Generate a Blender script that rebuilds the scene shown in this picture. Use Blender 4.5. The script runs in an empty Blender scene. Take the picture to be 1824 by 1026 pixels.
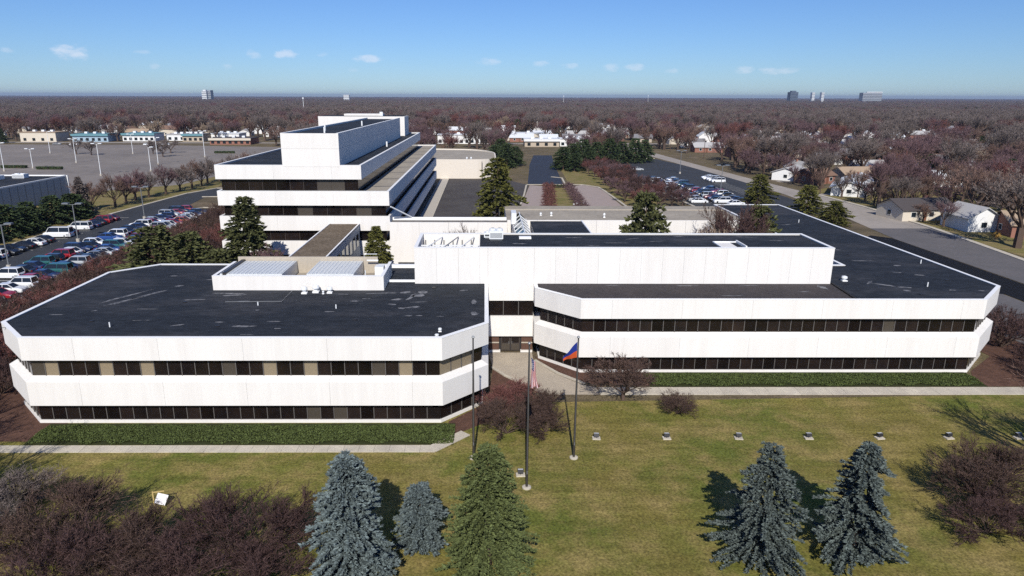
import bpy, math, random
import numpy as np
from mathutils import Vector
R = math.radians
sc = bpy.context.scene
COL = sc.collection
rng = random.Random(7)

# ------------------------------------------------------------------ camera
cam_d = bpy.data.cameras.new('camera')
cam = bpy.data.objects.new('camera', cam_d); COL.objects.link(cam)
sc.camera = cam
PITCH, YAW, ROLL, CAM_H = R(15.6), R(0.55), R(0.20), 28.0
from mathutils import Matrix
_fw = Vector((math.sin(YAW)*math.cos(PITCH), math.cos(YAW)*math.cos(PITCH), -math.sin(PITCH)))
_rt = Vector((math.cos(YAW), -math.sin(YAW), 0)); _dn = _fw.cross(_rt)
_ix = _rt*math.cos(ROLL) - _dn*math.sin(ROLL)
_iy = _dn*math.cos(ROLL) + _rt*math.sin(ROLL)
_m = Matrix((_ix, -_iy, -_fw)).transposed().to_4x4()
_m.translation = (0, 0, CAM_H)
cam.matrix_world = _m
cam_d.sensor_width = 36; cam_d.lens = 1222/1824*36
cam_d.shift_x = (912-875)/1824
cam_d.clip_start = 0.5; cam_d.clip_end = 60000

# ------------------------------------------------------------------ sun, sky, exposure
SUN_EL, SUN_AZ = 38.0, -3.0
sun_d = bpy.data.lights.new('sun', 'SUN'); sun_d.energy = 4.8; sun_d.angle = R(0.5); sun_d.color = (1.0, 0.955, 0.88)
sun = bpy.data.objects.new('sun', sun_d); COL.objects.link(sun)
sun.rotation_euler = (R(90-SUN_EL), 0, R(SUN_AZ)); sun.location = (0, -60, 90)
w = bpy.data.worlds.new('World'); sc.world = w; w.use_nodes = True
def build_world():
    nt = w.node_tree; N = nt.nodes; L = nt.links; N.clear()
    out = N.new('ShaderNodeOutputWorld'); bg = N.new('ShaderNodeBackground')
    sky = N.new('ShaderNodeTexSky'); sky.sky_type = 'NISHITA'; sky.sun_disc = False
    sky.sun_elevation = R(SUN_EL); sky.sun_rotation = R(180+SUN_AZ)
    sky.altitude = 0; sky.air_density = 1.0; sky.dust_density = 0.0; sky.ozone_density = 2.0
    tc = N.new('ShaderNodeTexCoord'); sp = N.new('ShaderNodeSeparateXYZ'); L.new(tc.outputs['Generated'], sp.inputs[0])
    def m(op, a, b=None, c=None):
        n = N.new('ShaderNodeMath'); n.operation = op
        for k, x in enumerate((a, b, c)):
            if x is None: continue
            if isinstance(x, (int, float)): n.inputs[k].default_value = x
            else: L.new(x, n.inputs[k])
        return n.outputs[0]
    az = m('ARCTAN2', sp.outputs[0], sp.outputs[1]); el = sp.outputs[2]
    cmb = N.new('ShaderNodeCombineXYZ'); L.new(az, cmb.inputs[0]); L.new(m('MULTIPLY', el, 2.2), cmb.inputs[1])
    nz = N.new('ShaderNodeTexNoise'); nz.inputs['Scale'].default_value = 55; nz.inputs['Detail'].default_value = 6
    nz.inputs['Roughness'].default_value = 0.62; L.new(cmb.outputs[0], nz.inputs['Vector'])
    n0 = m('SUBTRACT', nz.outputs[0], 0.5)
    total = None
    # small fair-weather cumulus low over the horizon: azimuth, elevation, half width, half height, strength
    CL = [(-29.69,2.82,1.25,.56,1.0),(-33.4,2.79,.5,.22,.5),(-25.26,2.95,.6,.18,.35),(-15.41,3.02,1.0,.38,.85),(-17.68,2.98,.6,.36,.5),(-12.62,3.07,.5,.2,.35),(-9.22,2.79,1.3,.32,.85),
          (-10.33,1.99,.5,.2,.3),(.26,2.65,1.1,.32,.55),(4.41,2.49,.7,.26,.5),(6.85,2.36,.75,.26,.5),(9.92,2.19,.85,.32,.55),(11.73,2.26,.95,.32,.6),(14.56,1.92,.6,.2,.4),(19.84,1.97,.75,.3,.6),(22.31,1.94,1.4,.32,.65),
          (-19.63,2.07,.4,.24,.35),(-24.57,2.01,.4,.22,.35),(60,3.0,1.5,.4,.7),(78,2.6,1.1,.3,.5),(-58,2.8,1.4,.4,.7),(-80,3.1,1.2,.4,.6),(120,2.9,1.5,.4,.6),(-125,2.7,1.6,.4,.6),(170,3.1,1.3,.4,.6)]
    for a, e, hw, hh, s in CL:
        dx = m('DIVIDE', m('SUBTRACT', az, R(a)), R(hw)); dy = m('DIVIDE', m('SUBTRACT', el, math.sin(R(e))), R(hh))
        q = m('SUBTRACT', 1.0, m('ADD', m('MULTIPLY', dx, dx), m('MULTIPLY', dy, dy)))
        q = m('MULTIPLY_ADD', n0, 3.6, q)
        n = N.new('ShaderNodeMapRange'); n.interpolation_type = 'SMOOTHSTEP'
        L.new(q, n.inputs[0]); n.inputs[1].default_value = -0.1; n.inputs[2].default_value = 1.3; n.inputs[3].default_value = 0; n.inputs[4].default_value = s*.55
        total = n.outputs[0] if total is None else m('MAXIMUM', total, n.outputs[0])
    tint = N.new('ShaderNodeMixRGB'); tint.blend_type = 'MULTIPLY'; tint.inputs[0].default_value = 1; L.new(sky.outputs[0], tint.inputs[1]); tint.inputs[2].default_value = (.475, .70, 1.13, 1)
    mix = N.new('ShaderNodeMixRGB'); L.new(total, mix.inputs[0]); L.new(tint.outputs[0], mix.inputs[1]); mix.inputs[2].default_value = (9.6, 10.0, 11.2, 1)
    L.new(mix.outputs[0], bg.inputs[0]); bg.inputs[1].default_value = SKY_STRENGTH
    L.new(bg.outputs[0], out.inputs[0])
SKY_STRENGTH = 0.083
build_world()
sc.view_settings.view_transform = 'Standard'; sc.view_settings.look = 'None'
sc.view_settings.exposure = 0.1; sc.view_settings.gamma = 1.0; sc.view_settings.use_curve_mapping = False
sc.render.engine = 'CYCLES'
sc.cycles.use_denoising = False
sc.cycles.max_bounces = 6; sc.cycles.diffuse_bounces = 3; sc.cycles.glossy_bounces = 2; sc.cycles.transparent_max_bounces = 8
sc.cycles.use_adaptive_sampling = True; sc.cycles.adaptive_threshold = 0.015
sc.cycles.sample_clamp_indirect = 6

# ------------------------------------------------------------------ helpers
def tag(o, label=None, cat=None, group=None, kind=None):
    if label: o['label'] = label
    if cat: o['category'] = cat
    if group: o['group'] = group
    if kind: o['kind'] = kind
    return o
def empty(name, loc=(0, 0, 0), rz=0):
    o = bpy.data.objects.new(name, None); COL.objects.link(o)
    o.location = loc; o.rotation_euler = (0, 0, rz); o.empty_display_size = 0.5
    return o
def link(name, me, mat=None, parent=None, loc=(0, 0, 0), rz=0):
    o = bpy.data.objects.new(name, me); COL.objects.link(o)
    if mat is not None:
        if len(me.materials) == 0: me.materials.append(mat)
        elif me.materials[0] is not mat and len(me.materials) == 1:
            o.material_slots[0].link = 'OBJECT'; o.material_slots[0].material = mat
    o.parent = parent; o.location = loc; o.rotation_euler = (0, 0, rz)
    return o
class MB:
    """collects faces for ONE mesh"""
    def __init__(s): s.v = []; s.f = []; s.mi = []; s.cur = 0
    def face(s, pts):
        b = len(s.v); s.v.extend(tuple(p) for p in pts); s.f.append(tuple(range(b, b+len(pts)))); s.mi.append(s.cur)
    def box(s, x0, x1, y0, y1, z0, z1):
        b = len(s.v)
        s.v += [(x0,y0,z0),(x1,y0,z0),(x1,y1,z0),(x0,y1,z0),(x0,y0,z1),(x1,y0,z1),(x1,y1,z1),(x0,y1,z1)]
        for q in ((0,3,2,1),(4,5,6,7),(0,1,5,4),(1,2,6,5),(2,3,7,6),(3,0,4,7)):
            s.f.append(tuple(b+i for i in q)); s.mi.append(s.cur)
        return s
    def prism(s, poly, z0, z1):
        """poly counter-clockwise seen from above"""
        n = len(poly); b = len(s.v)
        s.v += [(p[0],p[1],z0) for p in poly] + [(p[0],p[1],z1) for p in poly]
        s.f.append(tuple(b+i for i in reversed(range(n)))); s.mi.append(s.cur)
        s.f.append(tuple(b+n+i for i in range(n))); s.mi.append(s.cur)
        for i in range(n):
            j = (i+1) % n; s.f.append((b+i,b+j,b+n+j,b+n+i)); s.mi.append(s.cur)
        return s
    def loft(s, ra, rb, cap=True):
        """two rings of equal length joined"""
        n = len(ra); b = len(s.v); s.v += [tuple(p) for p in ra] + [tuple(p) for p in rb]
        for i in range(n):
            j = (i+1) % n; s.f.append((b+i,b+j,b+n+j,b+n+i)); s.mi.append(s.cur)
        if cap:
            s.f.append(tuple(b+i for i in reversed(range(n)))); s.mi.append(s.cur)
            s.f.append(tuple(b+n+i for i in range(n))); s.mi.append(s.cur)
        return s
    def rings(s, rings, cap=True, closed=True):
        b = len(s.v); n = len(rings[0])
        for r in rings: s.v += [tuple(p) for p in r]
        for k in range(len(rings)-1):
            for i in range(n if closed else n-1):
                j = (i+1) % n
                s.f.append((b+k*n+i, b+k*n+j, b+(k+1)*n+j, b+(k+1)*n+i)); s.mi.append(s.cur)
        if cap:
            s.f.append(tuple(b+i for i in reversed(range(n)))); s.mi.append(s.cur)
            e = b+(len(rings)-1)*n
            s.f.append(tuple(e+i for i in range(n))); s.mi.append(s.cur)
        return s
    def tube(s, pts, rad, n=6):
        rs = []
        for i, p in enumerate(pts):
            p = Vector(p); a = Vector(pts[max(i-1,0)]); c = Vector(pts[min(i+1,len(pts)-1)])
            d = (c-a).normalized(); u = d.orthogonal().normalized(); v = d.cross(u)
            r = rad[i] if isinstance(rad, (list, tuple)) else rad
            rs.append([p + u*(r*math.cos(2*math.pi*k/n)) + v*(r*math.sin(2*math.pi*k/n)) for k in range(n)])
        return s.rings(rs)
    def lathe(s, prof, n=12, c=(0,0)):
        return s.rings([[(c[0]+r*math.cos(2*math.pi*k/n), c[1]+r*math.sin(2*math.pi*k/n), z) for k in range(n)] for r, z in prof])
    def mesh(s, name, mats=None, smooth=False):
        me = bpy.data.meshes.new(name); me.from_pydata(s.v, [], s.f)
        if mats:
            for m in mats: me.materials.append(m)
            if len(mats) > 1: me.polygons.foreach_set('material_index', s.mi)
        if smooth: me.polygons.foreach_set('use_smooth', [True]*len(s.f))
        me.update(); return me
    def obj(s, name, mat, parent=None, loc=(0,0,0), rz=0, smooth=False):
        me = s.mesh(name, mat if isinstance(mat, (list, tuple)) else [mat], smooth)
        o = bpy.data.objects.new(name, me); COL.objects.link(o); o.parent = parent
        o.location = loc; o.rotation_euler = (0,0,rz); return o
def inset(poly, d):
    n = len(poly); out = []
    for i in range(n):
        p0, p1, p2 = poly[i-1], poly[i], poly[(i+1) % n]
        d1 = Vector((p1[0]-p0[0], p1[1]-p0[1])).normalized(); d2 = Vector((p2[0]-p1[0], p2[1]-p1[1])).normalized()
        n1 = Vector((-d1.y, d1.x)); n2 = Vector((-d2.y, d2.x)); b = n1+n2
        k = d/max(0.15, (1+n1.dot(n2)))
        out.append((p1[0]+b.x*k, p1[1]+b.y*k))
    return out

# ------------------------------------------------------------------ materials
MAT = {}
def mat(name, base, rough=0.85, spec=0.3, vary=0.0, scale=1.0, dark=None, bump=0.0, bscale=None, island=0.0, detail=5, metallic=0.0, stretch=None, coat=0.0, ramp=(0.35,0.7)):
    """Principled with a noise mix to a second colour, optional bump, optional per-leaf variation"""
    if name in MAT: return MAT[name]
    m = bpy.data.materials.new(name); MAT[name] = m; m.use_nodes = True
    nt = m.node_tree; N = nt.nodes; L = nt.links; b = N['Principled BSDF']
    b.inputs['Roughness'].default_value = rough; b.inputs['Specular IOR Level'].default_value = spec; b.inputs['Metallic'].default_value = metallic
    if coat: b.inputs['Coat Weight'].default_value = coat; b.inputs['Coat Roughness'].default_value = 0.05
    c = tuple(base)+(1,)
    b.inputs['Base Color'].default_value = c
    src = None
    if vary or dark or bump:
        geo = N.new('ShaderNodeNewGeometry'); mp = N.new('ShaderNodeMapping'); L.new(geo.outputs['Position'], mp.inputs[0])
        if stretch: mp.inputs['Scale'].default_value = stretch
    if dark:
        nz = N.new('ShaderNodeTexNoise'); nz.inputs['Scale'].default_value = scale; nz.inputs['Detail'].default_value = detail; nz.inputs['Roughness'].default_value = 0.65
        L.new(mp.outputs[0], nz.inputs['Vector'])
        mr = N.new('ShaderNodeMapRange'); mr.inputs[1].default_value = ramp[0]; mr.inputs[2].default_value = ramp[1]; L.new(nz.outputs[0], mr.inputs[0])
        mx = N.new('ShaderNodeMixRGB'); mx.inputs[1].default_value = c; mx.inputs[2].default_value = tuple(dark)+(1,); L.new(mr.outputs[0], mx.inputs[0])
        src = mx.outputs[0]
    if vary:
        n2 = N.new('ShaderNodeTexNoise'); n2.inputs['Scale'].default_value = scale*9; n2.inputs['Detail'].default_value = 4; L.new(mp.outputs[0], n2.inputs['Vector'])
        m2 = N.new('ShaderNodeMapRange'); m2.inputs[1].default_value = 0.3; m2.inputs[2].default_value = 0.7; m2.inputs[3].default_value = 1-vary; m2.inputs[4].default_value = 1+vary; L.new(n2.outputs[0], m2.inputs[0])
        v = N.new('ShaderNodeVectorMath'); v.operation = 'SCALE'; L.new(m2.outputs[0], v.inputs['Scale'])
        if src is None: v.inputs[0].default_value = base
        else: L.new(src, v.inputs[0])
        src = v.outputs[0]
    if island:
        g2 = N.new('ShaderNodeNewGeometry'); m3 = N.new('ShaderNodeMapRange'); m3.inputs[3].default_value = 1-island; m3.inputs[4].default_value = 1+island
        L.new(g2.outputs['Random Per Island'], m3.inputs[0])
        v = N.new('ShaderNodeVectorMath'); v.operation = 'SCALE'; L.new(m3.outputs[0], v.inputs['Scale'])
        if src is None: v.inputs[0].default_value = base
        else: L.new(src, v.inputs[0])
        src = v.outputs[0]
    if src is not None: L.new(src, b.inputs['Base Color'])
    if bump:
        n4 = N.new('ShaderNodeTexNoise'); n4.inputs['Scale'].default_value = bscale or scale*12; n4.inputs['Detail'].default_value = 4; L.new(mp.outputs[0], n4.inputs['Vector'])
        bp = N.new('ShaderNodeBump'); bp.inputs['Strength'].default_value = 0.6; bp.inputs['Distance'].default_value = bump; L.new(n4.outputs[0], bp.inputs['Height']); L.new(bp.outputs[0], b.inputs['Normal'])
    return m
def objvary(m, amt):
    """per-object brightness variation"""
    nt = m.node_tree; N = nt.nodes; L = nt.links; b = N['Principled BSDF']; s = b.inputs['Base Color']
    oi = N.new('ShaderNodeObjectInfo'); mr = N.new('ShaderNodeMapRange'); mr.inputs[3].default_value = 1-amt; mr.inputs[4].default_value = 1+amt; L.new(oi.outputs['Random'], mr.inputs[0])
    v = N.new('ShaderNodeVectorMath'); v.operation = 'SCALE'; L.new(mr.outputs[0], v.inputs['Scale'])
    if s.is_linked: L.new(s.links[0].from_socket, v.inputs[0])
    else: v.inputs[0].default_value = s.default_value[:3]
    L.new(v.outputs[0], s); return m

M_WHITE = objvary(mat('white_concrete', (.725,.703,.670), .8, .25, vary=.02, scale=.5, dark=(.655,.628,.595), stretch=(1.2,1.2,.10), ramp=(.46,.82)), .02)
M_COPING = mat('white_coping', (.84,.84,.83), .5, .4)
M_ROOFB = mat('navy_membrane', (.019,.0225,.029), .85, .2, vary=.3, scale=.17, dark=(.056,.056,.062), bump=.006, bscale=3, stretch=(.6,1.3,1), ramp=(.46,.80))
M_ROOFN = mat('brown_gravel_roof', (.058,.050,.050), .95, .2, vary=.2, scale=.35, dark=(.042,.038,.041), bump=.01, bscale=14)
M_TANROOF = mat('tan_gravel_roof', (.36,.32,.26), .95, .2, vary=.14, scale=.22, dark=(.27,.24,.20), bump=.01, bscale=8)
M_GREYROOF = mat('grey_gravel_roof', (.20,.18,.16), .95, .2, vary=.2, scale=.25, dark=(.10,.095,.09), bump=.01, bscale=8)
M_SCUFF = mat('pale_scuff', (.21,.21,.22), .9, .2, vary=.35, scale=1.6, dark=(.03,.035,.045), ramp=(.40,.66))
M_SEAM = mat('roof_seam', (.018,.022,.03), .7, .3)
M_GLASS = objvary(mat('dark_glass', (.009,.007,.007), .12, .35, dark=(.018,.012,.010), scale=.6), .5)
M_GLASSB = mat('blue_glass', (.01,.016,.022), .08, .6)
M_BLIND = mat('drawn_blind', (.23,.185,.125), .35, .5, vary=.18, scale=1.4, stretch=(6,6,.3))
M_BLINDB = mat('half_blind', (.06,.05,.04), .3, .5, vary=.2, scale=1.2, stretch=(6,6,.3))
M_MULL = mat('bronze_mullion', (.05,.04,.034), .5, .4)
M_MULLG = mat('grey_mullion', (.10,.092,.085), .5, .4)
M_CORE = mat('dark_core', (.03,.028,.028), .9, .2)
M_WALLIN = mat('brown_brick_entrance', (.10,.055,.04), .85, .2, vary=.2, scale=1.5)
M_METALW = mat('white_metal', (.72,.74,.75), .4, .5)
M_METALC = mat('pale_ribbed_metal', (.60,.62,.62), .35, .5, vary=.06, scale=.8)
M_METALG = mat('grey_metal', (.25,.26,.27), .4, .5, metallic=.5)
M_DARKM = mat('dark_metal', (.03,.028,.028), .4, .5, metallic=.3)
M_TANW = mat('tan_wall', (.42,.37,.30), .9, .2, vary=.08, scale=.6)
M_BLUEW = mat('grey_blue_siding', (.30,.34,.39), .6, .4, vary=.05, scale=.4)
M_CONC = objvary(mat('sidewalk_concrete', (.52,.47,.38), .9, .2, vary=.10, scale=.7, dark=(.40,.36,.30), bump=.004, bscale=20), .07)
M_KERB = mat('kerb_concrete', (.45,.41,.35), .9, .2, vary=.1, scale=.6)
M_PAVER = mat('pink_paver', (.36,.29,.26), .9, .2, vary=.10, scale=.5, dark=(.30,.25,.23))
M_ENTRYP = mat('tan_paving', (.42,.36,.28), .9, .2, vary=.10, scale=.6, dark=(.35,.30,.24), bump=.004, bscale=18)
M_ASPH = mat('asphalt', (.045,.048,.055), .9, .25, vary=.14, scale=.12, dark=(.032,.036,.042), bump=.004, bscale=12)
M_ASPHN = mat('navy_asphalt', (.030,.037,.055), .85, .3, vary=.10, scale=.12)
M_ASPHG = mat('worn_asphalt', (.135,.125,.125), .9, .25, vary=.10, scale=.2, dark=(.11,.105,.105))
M_ASPHP = mat('pale_worn_asphalt', (.235,.205,.18), .9, .25, vary=.12, scale=.03, dark=(.17,.15,.135))
M_ASPHK = mat('black_sealed_asphalt', (.008,.008,.009), .8, .2, vary=.15, scale=.2)
M_ROADL = mat('pale_concrete_road', (.36,.32,.28), .9, .2, vary=.08, scale=.1, dark=(.28,.25,.22))
M_PAINT = mat('road_paint', (.62,.60,.55), .7, .3, vary=.15, scale=1)
M_MULCH = mat('brown_mulch', (.12,.066,.048), .95, .1, vary=.35, scale=1.2, dark=(.075,.042,.032), bump=.03, bscale=6)
M_DIRT = mat('bare_earth', (.20,.155,.115), .95, .1, vary=.25, scale=.3, dark=(.13,.10,.075), bump=.02, bscale=3)
M_TRUNK = mat('bark', (.10,.07,.055), .95, .1, vary=.3, scale=2)
def grass_mat(name, a, b, c, s1, s2):
    m = bpy.data.materials.new(name); MAT[name] = m; m.use_nodes = True
    nt = m.node_tree; N = nt.nodes; L = nt.links; p = N['Principled BSDF']; p.inputs['Roughness'].default_value = .95; p.inputs['Specular IOR Level'].default_value = .1
    g = N.new('ShaderNodeNewGeometry')
    def nz(s, d=5, st=None, off=0):
        n = N.new('ShaderNodeTexNoise'); n.inputs['Scale'].default_value = s; n.inputs['Detail'].default_value = d; n.inputs['Roughness'].default_value = .65
        mp = N.new('ShaderNodeMapping'); L.new(g.outputs['Position'], mp.inputs[0]); mp.inputs['Location'].default_value = (off,off*.7,0)
        if st: mp.inputs['Scale'].default_value = st
        L.new(mp.outputs[0], n.inputs['Vector']); return n.outputs[0]
    def rg(x, lo, hi, a=0, b=1):
        r = N.new('ShaderNodeMapRange'); L.new(x, r.inputs[0]); r.inputs[1].default_value = lo; r.inputs[2].default_value = hi; r.inputs[3].default_value = a; r.inputs[4].default_value = b; return r.outputs[0]
    def mix(f, x, y):
        n = N.new('ShaderNodeMixRGB'); L.new(f, n.inputs[0])
        for k, q in ((1,x),(2,y)):
            if isinstance(q, tuple): n.inputs[k].default_value = q+(1,)
            else: L.new(q, n.inputs[k])
        return n.outputs[0]
    col = mix(rg(nz(s1), .40, .60), a, b)
    col = mix(rg(nz(s2, 6, None, 30), .44, .66), col, c)
    v = N.new('ShaderNodeVectorMath'); v.operation = 'SCALE'; L.new(col, v.inputs[0])
    mm = N.new('ShaderNodeMath'); mm.operation = 'MULTIPLY'; L.new(rg(nz(6, 8), .3, .7, .42, 1.58), mm.inputs[0]); L.new(rg(nz(1.3, 4, (.10,1,1), 9), .3, .7, .80, 1.20), mm.inputs[1]); L.new(mm.outputs[0], v.inputs['Scale'])
    L.new(v.outputs[0], p.inputs['Base Color'])
    bp = N.new('ShaderNodeBump'); bp.inputs['Distance'].default_value = .05; bp.inputs['Strength'].default_value = .7; L.new(nz(9, 5), bp.inputs['Height']); L.new(bp.outputs[0], p.inputs['Normal'])
    return m
M_LAWN = grass_mat('dormant_lawn', (.168,.140,.038), (.112,.126,.026), (.240,.185,.068), .07, .30)
M_GROUND = grass_mat('rough_ground', (.13,.105,.055), (.105,.085,.055), (.17,.13,.085), .02, .11)
M_VERGE = grass_mat('verge_grass', (.20,.165,.065), (.15,.14,.045), (.24,.18,.09), .06, .3)
def leafmat(name, c, isl=.45, rough=.85):
    return objvary(mat(name, c, rough, .15, island=isl), .10)
M_BLUESP = leafmat('blue_spruce_needles', (.118,.148,.150), .55)
M_BLUESP2 = leafmat('grey_spruce_needles', (.098,.120,.112), .55)
M_GRNSP = leafmat('olive_needles', (.095,.115,.042), .5)
M_DARKCON = leafmat('dark_conifer_needles', (.050,.072,.030), .5)
M_OLIVED = leafmat('dull_olive_conifer', (.080,.086,.034), .5)
M_OLIVE = leafmat('yellow_green_conifer', (.105,.105,.028), .5)
M_COVER = leafmat('green_ground_cover', (.068,.088,.027), .6)
M_TWIGP = leafmat('purple_brown_twigs', (.142,.088,.092), .45)
M_TWIGR = leafmat('red_brown_twigs', (.150,.066,.058), .45)
M_TWIGB = leafmat('brown_twigs', (.162,.104,.084), .45)
M_TWIGT = leafmat('tan_twigs', (.29,.22,.16), .4)
M_TWIGG = leafmat('grey_brown_twigs', (.160,.130,.118), .4)
M_TWIGD = leafmat('dark_shrub_twigs', (.072,.043,.040), .45)
M_TWIGD2 = leafmat('dark_brown_shrub_twigs', (.084,.054,.044), .45)
M_YELLOW = leafmat('ochre_dry_stems', (.42,.26,.07), .4)
# ------------------------------------------------------------------ ground sheets
def sheet(name, poly, z, m, kind='structure', label=None, cat=None):
    mb = MB(); mb.face([(x, y, z) for x, y in poly]); o = mb.obj(name, m)
    tag(o, label, cat, None, kind); return o
def big_ground():
    xs = [-26000,-9000,-3000,-1200,-500,-200,0,200,500,1200,3000,9000,26000]; ys = [-300,0,60,150,300,600,1200,2500,5000,10000,26000]
    mb = MB(); b = {}
    for j, y in enumerate(ys):
        for i, x in enumerate(xs): b[i,j] = len(mb.v); mb.v.append((x,y,-.06))
    for j in range(len(ys)-1):
        for i in range(len(xs)-1): mb.f.append((b[i,j],b[i+1,j],b[i+1,j+1],b[i,j+1])); mb.mi.append(0)
    tag(mb.obj('ground', M_GROUND), 'flat brown and olive ground reaching to the horizon', 'ground', None, 'structure')
big_ground()
sheet('lawn', [(-95,-20),(76,-20),(76,140),(60,140),(60,62),(-47,58),(-60,52),(-95,52)], -.045, M_LAWN, label='mown olive brown lawn in front of the white offices', cat='lawn')
sheet('mulch_bed', [(-50,52.5),(-37,52.3),(-37,57),(-43,60),(-46,82),(-66,82),(-66,60)], -.034, M_MULCH, label='brown mulch bed at the west end of the left office wing', cat='mulch bed')
sheet('mulch_bed', [(-3.2,52.9),(-1.4,54.5),(.55,56.2),(4.7,62),(2.2,66.2),(.9,69),(.3,60),(-3.2,56)], -.034, M_MULCH, label='red brown mulch bed between the left wing and the entrance path', cat='mulch bed')
sheet('mulch_bed', [(5.5,72),(7.4,67.2),(10.8,64.4),(17,63.7),(17,67.6),(9.6,68)], -.034, M_MULCH, label='narrow mulch bed along the right side of the entrance path', cat='mulch bed')
sheet('mulch_bed', [(49.5,63.6),(76,63.6),(76,100),(57,100),(57,72),(51.8,67.6)], -.034, M_MULCH, label='dark mulch bed at the east end of the right office wing', cat='mulch bed')
sheet('courtyard', [(-70,82),(44,82),(44,131),(56,131),(56,165),(-16,170),(-16,230),(-70,230)], -.03, M_DIRT, label='earthy courtyard between the office wings', cat='courtyard')
def strip(name, left, right, z, m, label, cat):
    mb = MB()
    for k in range(len(left)-1): mb.face([(*left[k],z),(*right[k],z),(*right[k+1],z),(*left[k+1],z)])
    return tag(mb.obj(name, m), label, cat, None, 'structure')
# entrance path and its slabs
sheet('entrance_path', [(.4,73.1),(.9,68.2),(2.2,66.2),(4.4,63.3),(5.8,61.65),(11.3,61.65),(11.2,63.4),(9.9,64.0),(7.4,66.9),(5.35,70.6),(5.35,73.1)], -.02, M_ENTRYP, label='tan paved path widening from the front doors to the sidewalk', cat='path')
def kerbline(name, pts, wid, h, m, label, cat='kerb'):
    mb = MB(); n = len(pts)
    ls = []; rs = []
    for i, p in enumerate(pts):
        a = Vector(pts[max(i-1,0)]); c = Vector(pts[min(i+1,n-1)]); d = (c-a).normalized(); nn = Vector((-d.y,d.x))*(wid/2)
        ls.append((p[0]+nn.x,p[1]+nn.y)); rs.append((p[0]-nn.x,p[1]-nn.y))
    mb.rings([[(*rs[i],-.03),(*rs[i],h),(*ls[i],h),(*ls[i],-.03)] for i in range(n)])
    return tag(mb.obj(name, m), label, cat, None, 'structure')
kerbline('path_kerb', [(.75,68.6),(2.1,66.3),(4.4,63.5)], .3, .1, M_CONC, 'pale kerb on the left side of the entrance path')
kerbline('path_kerb', [(5.5,70.6),(7.6,67),(10.1,64.2)], .35, .1, M_CONC, 'pale kerb on the right side of the entrance path')
def sidewalk(name, label, runs):
    root = empty(name); tag(root, label, 'sidewalk', None, 'structure')
    for (p, q, wd, n) in runs:
        d = Vector((q[0]-p[0], q[1]-p[1])); Ln = d.length; st = Ln/n
        mb = MB(); mb.box(.008, st-.008, 0, wd, -.06, .0); me = mb.mesh('slab')
        for k in range(n):
            c = Vector(p)+d*(k/n)
            link('slab', me, M_CONC, root, (c.x, c.y, .02+rng.uniform(-.006,.006)), math.atan2(d.y,d.x))
    return root
sidewalk('sidewalk', 'pale concrete sidewalk along the lawn before the left office wing', [((-62,50.45),(-4.06,50.45),1.12,46),((-4.0,50.5),(-1.25,53.35),1.12,3)])
sidewalk('sidewalk', 'pale concrete sidewalk along the lawn before the right office wing', [((11.3,61.6),(75,61.6),1.75,42)])

# ------------------------------------------------------------------ facade kit
class Foot:
    def __init__(s, poly): s.p = poly; s.c = {}
    def ins(s, o):
        k = round(o,3)
        if k not in s.c: s.c[k] = inset(s.p, o) if k else list(s.p)
        return s.c[k]
    def edge(s, i):
        a = Vector(s.p[i]); b = Vector(s.p[(i+1) % len(s.p)]); d = (b-a); L = d.length; d.normalize()
        return a, d, Vector((-d.y,d.x)), L
    def sweep(s, prof, i, ta, tb, name, m, parent, gap=.006):
        a, d, n, L = s.edge(i); ra = []; rb = []
        for o, z in prof:
            if ta <= 1e-6: q = s.ins(o)[i]
            else: v = a+d*(ta+gap)+n*o; q = (v.x,v.y)
            ra.append((q[0],q[1],z))
            if tb >= L-1e-6: q = s.ins(o)[(i+1) % len(s.p)]
            else: v = a+d*(tb-gap)+n*o; q = (v.x,v.y)
            rb.append((q[0],q[1],z))
        mb = MB(); mb.loft(rb, ra); return mb.obj(name, m, parent)
    def panels(s, prof, i, joints, name, m, parent):
        L = s.edge(i)[3]; js = [0]+[j for j in joints if .4 < j < L-.4]+[L]
        for k in range(len(js)-1): s.sweep(prof, i, js[k], js[k+1], name, m, parent)
    def panes(s, o, i, z0, z1, mod, parent, blinds={}, glass=None, mull=None):
        q = s.ins(o); a = Vector(q[i]); b = Vector(q[(i+1) % len(q)]); d = b-a; L = d.length; d.normalize(); n = Vector((-d.y,d.x)); rz = math.atan2(d.y,d.x)
        cnt = max(1, round(L/mod)); st = L/cnt
        pm = MB().box(.035, st-.035, 0, .04, z0, z1).mesh('pane')
        mm = MB().box(-.035, .035, -.06, .05, z0, z1).mesh('mullion')
        for k in range(cnt):
            c = a+d*(st*k)
            link('pane', pm, blinds.get(k, glass or M_GLASS), parent, (c.x,c.y,0), rz)
            if k: link('mullion', mm, mull or M_MULLG, parent, (c.x,c.y,0), rz)
        s.sweep([(o-.05,z1-.07),(o-.05,z1),(o+.06,z1),(o+.06,z1-.07)], i, 0, 1e9, 'window_head', M_MULL, parent)
    def ribbon(s, o, i, z0, z1, parent):
        s.sweep([(o,z0),(o,z1),(o+.05,z1),(o+.05,z0)], i, 0, 1e9, 'window_ribbon', M_GLASS, parent)
RC = .65
ZT, Z1, Z2, Z3, Z4 = 8.13, 6.08, 4.45, 4.07, 1.86
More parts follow.
